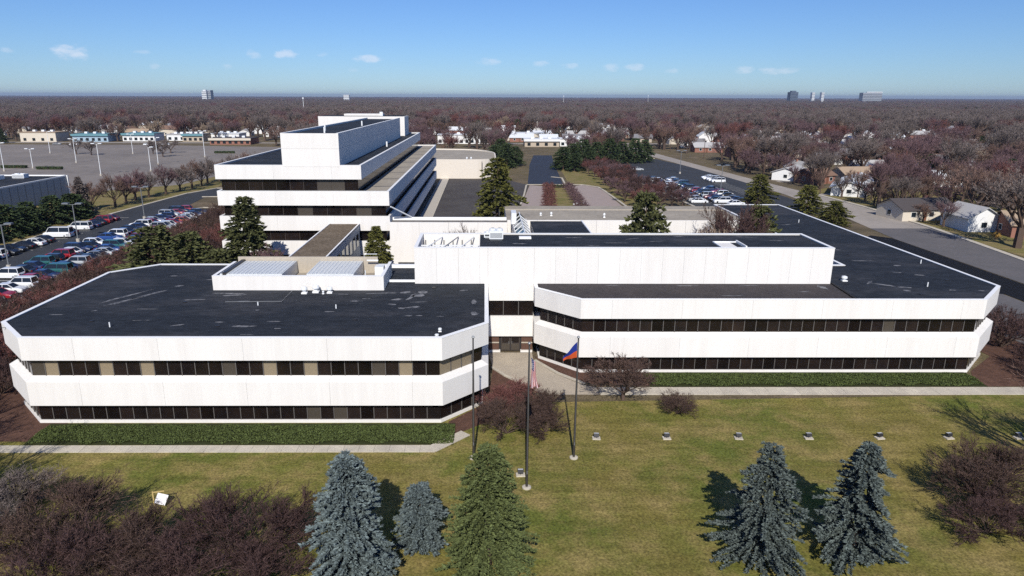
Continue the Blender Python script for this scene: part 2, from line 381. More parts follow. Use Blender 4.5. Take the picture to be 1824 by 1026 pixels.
def two_storey(name, label, poly, seen, module, jstep, joff, blinds_up={}, blinds_lo={}, roofm=None, hide=()):
    root = empty(name, (0,0,0)); tag(root, label, 'office wing')
    F = Foot(poly); n = len(poly)
    MB().prism(F.ins(RC+.12), 0, ZT-.35).obj('core_wall', M_CORE, root)
    for i in range(n):
        if i in hide: continue
        L = F.edge(i)[3]; js = [joff.get(i, jstep/2)+jstep*k for k in range(40)]
        F.panels([(0,Z1),(0,ZT-.02),(.3,ZT-.02),(.3,Z1+.3),(RC+.1,Z1+.3),(RC+.1,Z1)], i, js, 'fascia_panel', M_WHITE, root)
        F.panels([(0,Z4),(0,Z3),(RC-.02,Z2),(RC+.1,Z2),(RC+.1,Z4)], i, js, 'spandrel_panel', M_WHITE, root)
        F.sweep([(RC-.14,-.05),(RC-.14,.24),(RC+.1,.24),(RC+.1,-.05)], i, 0, 1e9, 'base_kerb', M_WHITE, root)
        F.sweep([(-.025,ZT-.02),(-.025,ZT+.035),(.36,ZT+.035),(.36,ZT-.02)], i, 0, 1e9, 'coping', M_COPING, root)
        if i in seen:
            F.panes(RC, i, Z2-.02, Z1+.02, module, root, blinds_up if i == seen[0] else {k: M_BLIND for k in (0,1,2)} if name == 'office_wing' and i == 1 and blinds_up else {})
            F.panes(RC, i, .22, Z4+.02, module, root, blinds_lo if i == seen[0] else {})
        else:
            F.ribbon(RC, i, Z2-.02, Z1+.02, root); F.ribbon(RC, i, .22, Z4+.02, root)
    return root, F
A_ = [(-39.65,55.25),(-3.67,55.25),(.33,59.35),(.33,82),(-39.6,82),(-43.9,77.9),(-43.9,59.5)]
bl = {0:M_BLINDB,1:M_BLIND,5:M_BLIND,8:M_BLIND,17:M_BLIND,20:M_BLIND,25:M_BLINDB,27:M_BLIND,14:M_BLINDB}
LW, LF = two_storey('office_wing', 'left two-storey white office wing with a chamfered front and dark flat roof', A_, (0,1,6,2), 1.2, 7.2, {0:4.55}, bl, {20:M_BLINDB,22:M_BLINDB})
B_ = [(5.41,71.2),(9.8,66.8),(51.4,66.8),(56.6,72.1),(56.6,131.2),(44,131.2),(44,82),(5.41,82)]
RW, RF = two_storey('office_wing', 'right two-storey white office wing with its long dark roof arm by the road', B_, (1,0,2), 1.2, 7.2, {1:3.2}, {26:M_BLINDB}, {})
MB().prism(LF.ins(.31), ZT-.4, ZT-.09).obj('roof', M_ROOFB, LW)
MB().prism(RF.ins(.31), ZT-.4, ZT-.09).obj('roof', M_ROOFB, RW)
MB().prism([(9.95,67.13),(37.9,67.13),(38.4,73.3),(5.75,73.3),(5.75,71.35)], ZT-.085, ZT-.06).obj('gravel_roof', M_ROOFN, RW)
MB().prism([(37.95,67.13),(38.12,67.13),(38.7,73.3),(38.45,73.3)], ZT-.085, ZT+.06).obj('roof_step', M_CORE, RW)
# roof seams and scuffed patches
def patch(parent, x, y, rx, ry, ang, z, n=9, m=None):
    pts = []
    r2 = random.Random(int(x*37+y*91))
    for k in range(n):
        a = 2*math.pi*k/n; rr = r2.uniform(.55,1.15)
        px, py = rx*rr*math.cos(a), ry*rr*math.sin(a)
        pts.append((x+px*math.cos(ang)-py*math.sin(ang), y+px*math.sin(ang)+py*math.cos(ang)))
    mb = MB(); mb.prism(pts, z-.004, z+.006); return mb.obj('roof_scuff', m or M_SCUFF, parent)
ZR = ZT-.085
for k in range(8):
    y = 58.2+2.45*k
    MB().box(-43.2, -.2 if y > 60 else -4, y-.035, y+.035, ZR-.01, ZR+.012).obj('membrane_seam', M_SEAM, LW)
for k in range(12):
    y = 76+4.6*k
    MB().box(44.6, 56.1, y-.04, y+.04, ZR-.01, ZR+.012).obj('membrane_seam', M_SEAM, RW)
for (x,y,rx,ry,a) in [(-37.0,68.2,3.1,.22,1.05),(-34.8,69.0,2.6,.25,1.0),(-33.2,72.2,.5,.25,0),(-31.5,60.3,.9,.13,.05),(-27.8,58.9,.6,.13,.4),(-24.2,59.8,.5,.16,0),(-21.6,58.6,1.2,.3,.1),(-20.7,56.4,.6,.1,0),(-19.4,60.0,.7,.14,0),
    (-29.5,67,1.6,.18,.1),(-27,69.3,2.0,.2,0),(-24.5,66.4,.9,.14,.3),(-18.4,58.0,.4,.1,0),(-16.5,69.2,2.6,.1,-.1),(-13,66.5,.8,.16,0),(-12.1,67.4,.5,.12,0),(-8.3,69.7,.7,.35,.5),(-7.0,68.6,.7,.7,0),(-8.9,67.2,.7,.35,.2),(-6.7,66.2,.9,.16,.1),(-7.2,64.4,.9,.3,.3),(-9.3,65.4,.5,.3,0),(-8.1,64.1,.4,.25,0),
    (-7.2,61.7,.4,.12,0),(-6.2,61.8,.4,.12,0),(-4.2,61.5,.4,.1,0),(-1.1,66.2,.25,.9,0),(-1.0,62.4,.5,.6,0),(-37.5,63.2,.35,.2,0),(-15,63,.5,.12,0),(-22,63.5,.3,.2,0),(-36.2,66.6,2.4,.3,1.0),(-26.3,68.6,1.5,.25,.2),(-7.6,67.9,1.1,.25,1.2),(-6.6,69.9,.5,.6,0),(-33,63.8,1.2,.1,0),(-10.8,69.4,1.8,.14,.1),(-40.3,62,.8,.12,0),(-30.5,75,1.0,.14,.2),(-35.5,76.5,.8,.16,0),(-2.2,70.5,.6,.25,.4)]:
    patch(LW, x, y, rx, ry, a, ZR)
for (x,y,rx,ry,a) in [(43.2,74.0,1.1,.2,.8),(44.4,72.8,1.6,.3,-.7),(46.0,71.9,.9,.2,-.3),(45.4,70.6,.4,.4,0),(49,78.5,.6,.2,-.2),(50.8,77.3,.6,.25,-.2),(48,84.5,1.4,.15,0),(51,82,.6,.2,0),(50.5,70.8,.5,.25,0),(53.4,70.6,.4,.2,0),(45.8,96,.8,.25,.2),(47.5,91,1.2,.2,0),(49,110,1,.2,.1)]:
    patch(RW, x, y, rx, ry, a, ZR)
for (x,y,rx,ry,a) in [(22,72.4,1.6,.12,0),(14,72.5,.9,.12,0),(29,72.5,1.2,.1,0),(34,70,.8,.1,0),(26,68.5,1.4,.08,0),(36.8,71.8,.4,1.1,.2)]:
    patch(RW, x, y, rx, ry, a, ZT-.058)

for (x,y,P_) in [(-36,60,LW),(-24,58.6,LW),(-12,60.5,LW),(-30,66,LW),(-5.5,71.5,LW),(46,69,RW),(52.6,75,RW),(48,88,RW),(51,104,RW),(49,120,RW)]:
    MB().lathe([(.22,ZR),(.22,ZR+.05),(.12,ZR+.09)],10,(x,y)).obj('roof_drain', M_DARKM, P_)
for (x,y,h,P_) in [(-33.5,58.4,.45,LW),(-14.5,64,.4,LW),(-22.4,65,.35,LW),(48.6,72.2,.5,RW),(54.5,83,.5,RW),(46,99,.6,RW),(52,112,.5,RW)]:
    MB().tube([(x,y,ZR),(x,y,ZR+h)],.06,8).obj('vent_pipe', M_METALW, P_)
MB().tube([(-20.4,70.3,ZR+.06),(-20.4,66.2,ZR+.06),(-26,66.0,ZR+.06)],.035,6).obj('conduit', M_METALG, LW)
# ------------------------------------------------------------------ entrance block
EB = empty('entrance_block')
tag(EB, 'long white windowless block above the front doors with open plant well', 'office block')
X0, X1, YB, YE, ZB, ZH = -7.72, 38.35, 73.2, 81.5, 8.06, 12.1
jx = [X0,-5.3,-2.9,-.55,.33,5.41]+[5.41+2.3528*k for k in range(1,14)]+[X1]
for k in range(len(jx)-1):
    z0 = ZB if not (.3 < jx[k] < 5) else 6.1
    MB().box(jx[k]+.006, jx[k+1]-.006, YB, YB+.35, z0, ZH).obj('panel', M_WHITE, EB)
MB().box(X0,X0+.3,YB+.36,YE,ZB,ZH).obj('side_wall', M_WHITE, EB)
MB().box(X1-.3,X1,YB+.36,YE,ZB,ZH).obj('side_wall', M_WHITE, EB)
MB().box(X0+.31,X1-.31,YE-.3,YE,ZB,ZH).obj('rear_wall', M_WHITE, EB)
for (a,b,c,d) in [(X0-.03,X1+.03,YB-.03,YB+.4),(X0-.03,X1+.03,YE-.35,YE+.03)]:
    MB().box(a,b,c,d,ZH+.003,ZH+.045).obj('coping', M_COPING, EB)
for (a,b) in [(X0-.03,X0+.35),(X1-.35,X1+.03)]:
    MB().box(a,b,YB+.402,YE-.352,ZH+.003,ZH+.045).obj('coping', M_COPING, EB)
MB().box(-.55,X1-.305,YB+.355,YE-.305,ZH-.5,ZH-.12).obj('roof', M_ROOFB, EB)
MB().box(-.62,-.56,YB+.36,YE-.31,ZB,ZH-.06).obj('well_wall', M_WHITE, EB)
MB().box(X0+.31,-.63,YB+.36,YE-.31,ZB,ZB+1.5).obj('well_floor', M_TANROOF, EB)
for k in range(4):
    x = -7.0+1.9*k
    MB().tube([(x,YB+.5,ZH-.5),(x+1.9,YE-.5,ZH-.35)],.07,6).obj('well_brace', M_METALG if k % 2 else M_METALW, EB)
for k in range(6): MB().box(-7.2+1.1*k,-7.08+1.1*k,YE-.5,YE-.34,ZB+1.52,ZH-.75).obj('well_louvre', M_METALG, EB)
for y in (YB+1.6, YB+4.1): MB().box(X0+.32,-.64,y,y+.12,ZH-.7,ZH-.55).obj('well_beam', M_METALW, EB)
MB().box(9.0,9.06,YB+.4,YE-.35,ZH-.119,ZH-.105).obj('roof_seam', M_SEAM, EB)
for (x,y,rx,ry,a) in [(10.5,79.5,1.3,.15,.1),(17.5,79.0,1.2,.12,.4),(20,77.5,1.2,.1,.2),(31,80,1.2,.12,-.2),(15,76.5,1.4,.08,0),(4,76,1,.2,0),(34,78,1.1,.12,0),(12,75,.8,.1,0),(23,80.2,.8,.1,0)]:
    patch(EB, x, y, rx, ry, a, ZH-.112)
# light well in the roof
lw = MB(); lw.box(26.2,28.7,76.75,76.9,ZH-.11,ZH+.02); o = lw.obj('light_well', M_COPING, EB)
MB().box(26.05,26.2,73.65,76.9,ZH-.11,ZH+.02).obj('light_well_kerb', M_COPING, o)
MB().box(28.7,28.85,73.65,76.9,ZH-.11,ZH+.16).obj('light_well_kerb', M_COPING, o)
MB().box(26.2,28.0,73.65,76.74,ZH-.115,ZH-.10).obj('light_well_floor', M_WHITE, o)
# upper window, band and doors
for k in range(3):
    MB().box(.38+1.69*k+.04,.38+1.69*(k+1)-.04,YB+.25,YB+.3,4.32,6.1).obj('pane', M_GLASS, EB)
    if k: MB().box(.38+1.69*k-.04,.38+1.69*k+.04,YB+.18,YB+.32,4.32,6.1).obj('mullion', M_MULLG, EB)
MB().box(.345,5.395,YB,YB+.45,1.9,4.3).obj('panel', M_WHITE, EB)
MB().box(X0+.35,X1-.35,YB+.36,YB+.5,ZB+.02,ZH-.3).obj('panel_backing', M_WHITE, EB)
MB().box(.34,5.40,YB+.5,YE,0,6.05).obj('core_wall', M_CORE, EB)
MB().box(.35,1.6,YB+.3,YB+.45,.18,1.88).obj('brown_wall', M_WALLIN, EB)
MB().box(4.15,5.39,YB+.3,YB+.45,.18,1.88).obj('brown_wall', M_WALLIN, EB)
MB().box(.35,1.6,YB+.2,YB+.29,1.0,1.13).obj('wall_rail', M_TANW, EB)
MB().box(4.15,5.39,YB+.2,YB+.29,1.0,1.13).obj('wall_rail', M_TANW, EB)
MB().box(.35,1.75,YB+.05,YB+.46,-.05,.17).obj('entrance_plinth', M_WHITE, EB)
MB().box(4.05,5.39,YB+.05,YB+.46,-.05,.17).obj('entrance_plinth', M_WHITE, EB)
for x in (1.85,2.95):
    d = MB().box(x,x+1.02,YB+.38,YB+.44,.03,1.86).obj('door', M_MULL, EB)
    MB().box(x+.1,x+.92,YB+.35,YB+.375,1.0,1.78).obj('door_pane', M_GLASS, d)
    MB().box(x+.1,x+.92,YB+.35,YB+.375,.14,.88).obj('door_panel', M_BLINDB, d)
    MB().box(x+(.86 if x < 2.5 else .1),x+(.9 if x < 2.5 else .14),YB+.28,YB+.345,.85,1.2).obj('door_handle', M_METALG, d)
# rooftop kit on the block
def hvac(name, label, x, y, z, w_, d_, h_):
    r = empty(name,(x,y,z)); tag(r, label, 'air unit')
    MB().box(-w_/2,w_/2,-d_/2,d_/2,.15,h_).obj('cabinet', M_METALW, r)
    MB().box(-w_/2+.1,w_/2-.1,-d_/2+.1,d_/2-.1,0,.149).obj('plinth', M_METALG, r)
    for k in range(2 if w_ > 1.5 else 1):
        cx = (-w_/4+k*w_/2) if w_ > 1.5 else 0
        f = MB().lathe([(min(d_,w_/2)*.36,h_+.002),(min(d_,w_/2)*.36,h_+.16),(min(d_,w_/2)*.3,h_+.2)],14,(cx,0)).obj('fan_hood', M_METALW, r)
        MB().lathe([(min(d_,w_/2)*.26,h_+.202),(.04,h_+.21)],12,(cx,0)).obj('fan_grille', M_DARKM, f)
    for k in range(5): MB().box(-w_/2+.1,w_/2-.1,-d_/2-.02,-d_/2-.002,.3+k*(h_-.5)/5,.36+k*(h_-.5)/5).obj('louvre', M_METALG, r)
    return r
hvac('air_unit','white rooftop air unit at the left end of the dark block roof',1.3,78.6,ZH-.115,1.6,1.6,1.1)
hvac('air_unit','small white box beside the air unit on the dark block roof',.3,79.2,ZH-.115,.8,1.0,.7)
tag(MB().box(4.0,5.4,78.6,79.4,ZH-.115,ZH+.1).obj('roof_hatch', M_COPING), 'flat white hatch on the dark block roof right of the air units', 'roof hatch')
def vent(label, x, y, z, r, h, grp=None):
    v = empty('roof_vent',(x,y,z)); tag(v, label, 'roof vent', grp)
    MB().lathe([(r*.55,0),(r*.55,h*.6)],12).obj('stack', M_METALW, v)
    MB().lathe([(r,h*.5),(r*1.05,h*.62),(r*.9,h*.9),(r*.3,h)],14).obj('cowl', M_METALW, v)
    MB().box(-r*.9,r*.9,-r*.9,r*.9,0,h*.18).obj('vent_kerb', M_COPING, v)
vent('leftmost of three white mushroom vents before the plant enclosure',-18.9,69.3,ZR,.32,.75)
vent('middle of three white mushroom vents before the plant enclosure, set back',-17.8,69.75,ZR,.36,.85)
vent('rightmost of three white mushroom vents before the plant enclosure',-16.3,69.5,ZR,.3,.7)
vent('tiny white vent at the front right corner of the left roof',-3.95,57.2,ZR,.16,.35)
vent('tiny low white vent beside the front parapet of the left roof',-4.15,56.0,ZR,.18,.2)
vent('white vent just right of the tall block on the right roof',40.6,74.6,ZR,.32,.6)
vent('small vent pipe in the middle of the left roof',-16.9,69.1,ZR,.12,.35)

# ------------------------------------------------------------------ plant enclosure on the left roof
PE = empty('plant_enclosure'); tag(PE, 'low white rooftop enclosure with ribbed metal covers on the left wing', 'plant enclosure')
px0,px1,py0,py1,pz = -28.87,-10.75,70.45,77.4,9.6
MB().box(px0,px1,py0,py0+.3,ZR-.05,pz).obj('front_wall', M_WHITE, PE)
MB().box(px0,px0+.3,py0+.301,py1-.3,ZR-.05,pz).obj('side_wall', M_WHITE, PE)
MB().box(px1-.3,px1,py0+.301,py1-.3,ZR-.05,pz).obj('side_wall', M_WHITE, PE)
MB().box(px0+.5,px1-1.6,py1-.3,py1,ZR-.05,pz+.55).obj('rear_wall', M_TANW, PE)
MB().box(px0+.301,px1-.301,py0+.301,py1-.301,ZR-.04,ZR+.25).obj('floor', M_TANROOF, PE)
MB().box(px0-.02,px1+.02,py0-.02,py0+.33,pz+.002,pz+.035).obj('coping', M_COPING, PE)
for x in (px0-.02,px1-.33): MB().box(x,x+.35,py0+.331,py1-.3,pz+.002,pz+.035).obj('coping', M_COPING, PE)
for (a,b) in ((-28.2,-21.6),(-19.0,-14.0)):
    c = MB().box(a,b,py0+.45,py1-.4,ZR+.26,pz+.12).obj('metal_cover', M_METALC, PE)
    k = a+.1
    while k < b-.1:
        MB().box(k,k+.045,py0+.46,py1-.42,pz+.122,pz+.175).obj('rib', M_METALW, c); k += .42
MB().box(-27.9,-27.5,py0+.4,py1-.4,pz-.1,pz+.3).obj('cable_tray', M_DARKM, PE)
MB().tube([(-12.8,py0+.8,ZR+.2),(-12.8,py0+.8,pz+.5)],.05).obj('pipe', M_METALW, PE)
MB().tube([(-13.5,py1-.9,pz+.3),(-12.2,py1-.9,pz+.3)],.09).obj('pipe', M_METALW, PE)
MB().box(-12.4,-11.4,py1-2.4,py1-1.2,ZR+.26,pz-.1).obj('pump_cabinet', M_METALW, PE)
MB().tube([(-13.9,py1-.25,pz+.5),(-13.9,py1-.25,pz+.9),(-12.4,py1-.25,pz+.9)],.04).obj('pipe', M_METALW, PE)
# low link roofs behind the enclosure
MB().box(-12.3,-7.75,80.4,80.75,ZR,ZR+.35).obj('parapet_strip', M_COPING, LW)
MB().box(-11.5,-7.75,73.9,74.2,ZR,ZR+.22).obj('parapet_strip', M_COPING, LW)
# ------------------------------------------------------------------ covered walkway and courtyard parts
CW = empty('covered_walkway'); tag(CW, 'long enclosed walkway with a gravelly brown roof crossing to the tall building', 'walkway')
MB().box(-25.7,-20.9,82.3,112.9,0,7.3).obj('wall', M_BLUEW, CW)
MB().box(-25.72,-20.88,82.28,112.9,7.302,7.5).obj('roof', mat('mossy_gravel_roof', (.17,.135,.10), .95, .1, vary=.3, scale=.25, dark=(.11,.085,.06), bump=.02, bscale=5), CW)
for x in (-25.9,-21.0): MB().box(x,x+.2,82.28,112.9,7.503,7.62).obj('coping', M_COPING, CW)
for k in range(10): MB().box(-20.88,-20.84,83.2+2.95*k,84.9+2.95*k,4.2,6.2).obj('pane', M_GLASSB, CW)

# ------------------------------------------------------------------ tall stepped building
TB = empty('stepped_office'); tag(TB, 'tall stepped white office with dark ribbon windows behind the left wing', 'office building')
FA = Foot([(-44,113),(-20.2,113),(-20.2,219),(-44,219)])
FB = Foot([(-43.97,113.03),(-15.8,113.03),(-15.8,226),(-43.97,226)])
MB().prism(FA.ins(.75), 8.6, 16.8).obj('core_wall', M_CORE, TB)
MB().prism(FB.ins(.75), 0, 12.45).obj('core_wall', M_CORE, TB)
def band(F, z0, z1, name='spandrel_panel', step=9.5, edges=(0,1,2,3), th=.35, back=.8):
    for i in edges:
        L = F.edge(i)[3]; js = [step*(k+1) for k in range(int(L/step))]
        F.panels([(0,z0),(0,z1),(th,z1),(th,z0+.3),(back,z0+.3),(back,z0)], i, js, name, M_WHITE, TB)
band(FA, 14.85, 17.12, 'fascia_panel'); band(FB, 10.55, 12.9); band(FB, 6.35, 8.8); band(FB, 2.2, 4.6)
for i in range(4):
    FA.sweep([(-.02,17.122),(-.02,17.16),(.4,17.16),(.4,17.122)], i, 0, 1e9, 'coping', M_COPING, TB)
    FB.sweep([(-.02,12.902),(-.02,12.94),(.4,12.94),(.4,12.902)], i, 0, 1e9, 'coping', M_COPING, TB)
tb = {5:M_BLINDB,6:M_BLINDB,8:M_BLINDB}
FA.panes(.7, 0, 12.6, 14.87, 2.35, TB, {7:M_BLINDB,8:M_BLINDB}, mull=M_MULL); FB.panes(.7, 0, 8.6, 10.57, 2.35, TB, {9:M_BLINDB,11:M_BLINDB,5:M_BLINDB}, mull=M_MULL)
FB.panes(.7, 0, 4.4, 6.37, 2.35, TB, mull=M_MULL); FB.ribbon(.7, 0, .2, 2.22, TB)
for i in (1,2,3):
    FA.ribbon(.7, i, 12.5, 14.87, TB); FB.ribbon(.7, i, 8.6, 10.57, TB); FB.ribbon(.7, i, 4.4, 6.37, TB); FB.ribbon(.7, i, .1, 2.22, TB)
MB().prism(FA.ins(.36), 16.4, 16.85).obj('roof', M_ROOFB, TB)
MB().box(-20.6,-16.17,113.45,225.6,12.3,12.62).obj('terrace', M_TANROOF, TB)
MB().box(-43.6,-16.17,219.2,225.6,12.3,12.61).obj('terrace', M_TANROOF, TB)
for k in range(9):
    y = 121+11.5*k; MB().prism([(-20,y),(-17,y+.4),(-16.4,y+1.6),(-19.4,y+1.3)], 12.61, 12.63).obj('damp_patch', M_GREYROOF, TB)
# penthouse
PH = empty('penthouse'); tag(PH, 'long windowless white penthouse on top of the stepped office', 'penthouse')
def phbox(x0,x1,y0,y1,z0,z1,name,m): return MB().box(x0,x1,y0,y1,z0,z1).obj(name,m,PH)
phbox(-32.9,-23.6,112.97,113.3,16.9,19.75,'panel',M_WHITE); phbox(-32.9,-23.6,112.97,113.3,19.77,22.2,'panel',M_WHITE)
for k in range(8):
    y = 113.32+10.3*k
    for z0,z1 in ((16.9,19.75),(19.77,22.2)):
        phbox(-23.95,-23.6,y,y+10.28,z0,z1,'panel',M_WHITE)
phbox(-32.9,-32.55,113.32,195.7,16.9,22.2,'side_wall',M_WHITE); phbox(-32.9,-23.6,195.72,196,16.9,22.2,'rear_wall',M_WHITE)
phbox(-32.54,-23.96,113.31,195.7,21.4,21.9,'roof',M_ROOFB)
phbox(-32.93,-32.5,112.95,196.02,22.203,22.24,'coping',M_COPING); phbox(-24.0,-23.57,112.95,196.02,22.203,22.24,'coping',M_COPING)
for x,y in ((-27.5,120),(-29.2,128),(-26.3,150)): phbox(x,x+.25,y,y+.25,21.9,22.9,'vent_pipe',M_METALW)
phbox(-48,-23.2,203.5,214,16.9,22.35,'rear_tower_wall',M_WHITE); phbox(-47.6,-23.6,204,213.5,22.353,22.45,'rear_tower_roof',M_ROOFB)
phbox(-41,-30,206,211,22.46,23.0,'rear_plant_box',M_WHITE); phbox(-30.5,-29.6,205,206,22.46,23.6,'rear_vent',M_METALW)
MB().box(-22.6,-22.3,160,160.3,16.86,18.0).obj('vent_pipe', M_METALW, TB)

# ------------------------------------------------------------------ link building, north wing, curved building
LK = empty('link_building'); tag(LK, 'plain white link wall with a narrow grey roof right of the stepped office', 'link building')
for k in range(4):
    a = -15.75+4.86*k; MB().box(a+.01,a+4.85,112.0,112.35,0,7.95).obj('panel', M_WHITE, LK)
MB().box(-15.74,3.68,112.36,116.1,0,7.6).obj('roof', M_GREYROOF, LK)
MB().box(-15.74,3.68,116.12,116.45,0,8.1).obj('rear_parapet', M_COPING, LK)
MB().tube([(-15.6,113,10.4),(-12.5,116.2,8.1)],.12).obj('white_strut', M_METALW, LK)
MB().box(-14.5,-8.8,111.9,111.98,.6,1.2).obj('low_window', M_GLASS, LK)
NW = empty('north_wing'); tag(NW, 'low white wing with a tan gravel roof across the back of the courtyard', 'office wing')
MB().box(3.72,44,114.3,131,0,7.75).obj('core_wall', M_WHITE, NW)
for k in range(8):
    a = 3.75+5.02*k; MB().box(a+.01,a+5.0,114.0,114.29,0,8.0).obj('panel', M_WHITE, NW)
MB().box(3.73,43.98,114.31,125.3,7.752,7.9).obj('roof', M_TANROOF, NW)
MB().box(3.73,43.98,125.32,125.8,7.752,8.02).obj('rear_parapet', M_TANW, NW)
MB().box(3.73,43.98,125.82,131,7.752,7.8).obj('roof', M_TANROOF, NW)
for k,(x,y,h) in enumerate([(20.6,117.3,.8),(27.7,116.2,.7),(30.3,115.8,.8),(9.8,119.5,.5),(11.6,119,.7)]):
    vent(['white vent on the tan courtyard roof nearest its centre','white vent on the tan roof left of the conifer','white vent on the tan roof touching the conifer','tiny vent on the tan roof behind the skylight, left one','tiny vent on the tan roof behind the skylight, right one'][k], x, y, 7.9, .2, h)
CC = empty('courtyard_corridor'); tag(CC, 'navy flat roofed corridor joining the tall block to the tan roofed wing', 'corridor')
MB().box(7.6,16.3,81.6,113.98,0,7.6).obj('wall', M_WHITE, CC); MB().box(7.62,16.28,81.6,113.96,7.603,7.85).obj('roof', M_ROOFB, CC)
MB().box(16.1,16.32,81.6,113.96,7.853,8.05).obj('coping', M_COPING, CC)
SK = empty('skylight'); tag(SK, 'white framed sloping skylight with grey panes behind the block roof', 'skylight')
for k in range(9):
    y = 88+2.9*k
    for s, (x0,z0,x1,z1) in enumerate(((4.6,8.3,5.7,9.3),(5.7,9.3,6.8,8.3))):
        mb = MB(); mb.face([(x0,y+.1,z0),(x1,y+.1,z1),(x1,y+2.8,z1),(x0,y+2.8,z0)]); mb.obj('pane', M_GLASSB, SK)
    MB().tube([(4.6,y,8.3),(5.7,y,9.32),(6.8,y,8.3)],.1).obj('rafter', M_METALW, SK)
MB().tube([(5.7,88,9.34),(5.7,114,9.34)],.1).obj('ridge_beam', M_METALW, SK)
for x in (4.6,6.8): MB().box(x-.12,x+.12,88,114,0,8.3).obj('side_wall', M_WHITE, SK)
MB().box(4.2,5.0,108,111,8.4,10.2).obj('end_box', M_METALW, SK)
CB = empty('curved_building'); tag(CB, 'low cream building with a rounded end and gravel roof beyond the stepped office', 'building')
arc = [(-22,244),(-4,244)]+[(-4+8*math.sin(R(a)),252-8*math.cos(R(a))) for a in range(10,91,10)]+[(4,270)]+[(-10+14*math.cos(R(a)),270+24*math.sin(R(a))) for a in range(12,91,12)]+[(-22,296)]
CBm = mat('cream_render', (.66,.60,.52), .85, .2, vary=.04, scale=.3)
n = len(arc); inn = inset(arc,.5)
for k in range(n-1):
    MB().prism([arc[k],arc[k+1],inn[k+1],inn[k]], 0, 6.7).obj('wall_panel', CBm, CB)
MB().prism(inset(arc,.52), 0, 6.25).obj('roof', M_TANROOF, CB)
MB().box(-1.2,-.9,243.6,243.98,0,6.0).obj('downpipe', M_GREYROOF, CB)
for x in (-6.4,-4.9): vent('white vent on the front edge of the curved building roof, %s one' % ('left' if x < -6 else 'right'), x, 245.5, 6.25, .3, 1.2)

# ------------------------------------------------------------------ roads, drives, car parks
sheet('service_court', [(-12.6,150),(7,150),(7,176),(8.8,176),(14.5,226),(8,240),(-12.8,244)], -.012, mat('dark_brown_asphalt', (.06,.052,.05), .9, .2, vary=.2, scale=.12, dark=(.085,.078,.072)), label='dark paved court between the stepped office and the drive', cat='court')
kerbline('court_kerb', [(-12.6,150),(-12.8,244)], .25, .1, M_CONC, 'white kerb line along the dark court')
sheet('walk_strip', [(-15.7,116),(-12.7,116),(-12.9,244),(-15.7,244)], -.01, M_KERB, label='concrete walk at the foot of the stepped office', cat='walkway')
sheet('drive_loop', [(9,176),(37,176),(44,150),(9,150)], -.012, M_PAVER, label='pinkish paved near side of the drop-off loop', cat='drive')
sheet('drive_loop_leg', [(9,176),(15.4,176),(19.5,223),(14.7,226)], -.011, M_PAVER, label='pinkish paved left leg of the drop-off loop', cat='drive')
sheet('drive_loop_leg', [(26.5,176),(36.5,176),(36.8,219),(32,227),(28,222)], -.0115, M_PAVER, label='pinkish paved right leg of the drop-off loop', cat='drive')
sheet('drive_island', [(15.4,168),(26.5,168),(28,221),(19.3,221)], -.005, M_VERGE, label='grass island inside the drop-off loop', cat='island')
kerbline('drive_kerb', [(13.8,227.2),(32.2,227.4),(36.4,221.5),(36.9,212),(37.6,176),(39.5,168)], .7, .12, M_CONC, 'pale kerb round the far side of the drop-off loop')
kerbline('drive_kerb', [(8.8,170),(9.0,178),(11.6,203),(13.6,226)], .5, .12, M_CONC, 'pale kerb on the left leg of the drop-off loop')
sheet('north_drive', [(14.2,229),(26,229),(29.8,298),(33,345),(24,345),(19,296)], -.012, M_ASPHN, label='navy asphalt drive leading away from the drop-off loop', cat='drive')
kerbline('drive_kerb', [(26.6,229),(27.5,247),(24,250)], .6, .12, M_CONC, 'short pale kerb on the right of the navy drive')
sheet('loop_verge', [(38,170),(44,172),(60,250),(46,290),(31,290),(28,232),(37,224)], -.02, M_VERGE, label='olive verge right of the drop-off loop', cat='verge')
sheet('east_car_park', [(56.6,168),(66,168),(88,170),(88,206),(90,240),(84,300),(80,326),(64,326),(47,300),(52,215)], -.012, M_ASPH, label='dark asphalt car park beyond the right wing', cat='car park')
kerbline('car_park_kerb', [(47,326),(80,327)], .5, .14, M_CONC, 'pale kerb at the far end of the east car park')
strip('road', [(84.6,40),(84.6,100),(84.5,138),(85.8,150)], [(91,40),(95.2,110),(98.4,138),(99.4,150)], -.01, M_ASPHG, 'grey asphalt road passing the right office wing', 'road')
strip('road_far', [(85.8,150),(88.5,172),(90,206),(88.5,245),(84,307),(78,380),(72,440)], [(99.4,150),(100.6,180),(99,206),(95,245),(91,307),(87,380),(84,440)], -.0105, M_ROADL, 'paler concrete road running on between the car park and the houses', 'road')
strip('cross_street', [(-420,436),(60,436),(420,452)], [(-420,428),(60,428),(420,443)], -.02, M_ROADL, 'pale street crossing behind the office grounds', 'road')
kerbline('road_kerb', [(91.6,40),(95.8,110),(99.0,138),(100.1,150),(101.3,180),(99.7,206)], 1.2, .1, M_CONC, 'pale sidewalk kerb on the far side of the road')
sheet('sealed_lane', [(77.2,60),(84.3,60),(84.3,139),(81.5,142),(66,126),(62,106),(77.2,97)], -.008, M_ASPHK, label='black freshly sealed lane between the road and the right wing', cat='lane')
sheet('side_pavement', [(66,60),(76.9,60),(76.9,128),(70,160),(60,160),(60,104)], -.016, M_ASPHG, label='grey pavement beside the black lane', cat='pavement')
sheet('road_verge', [(96.6,40),(170,40),(170,220),(101,220),(101.6,180),(99.6,140)], -.03, M_VERGE, label='olive grass verge in front of the houses by the road', cat='verge')
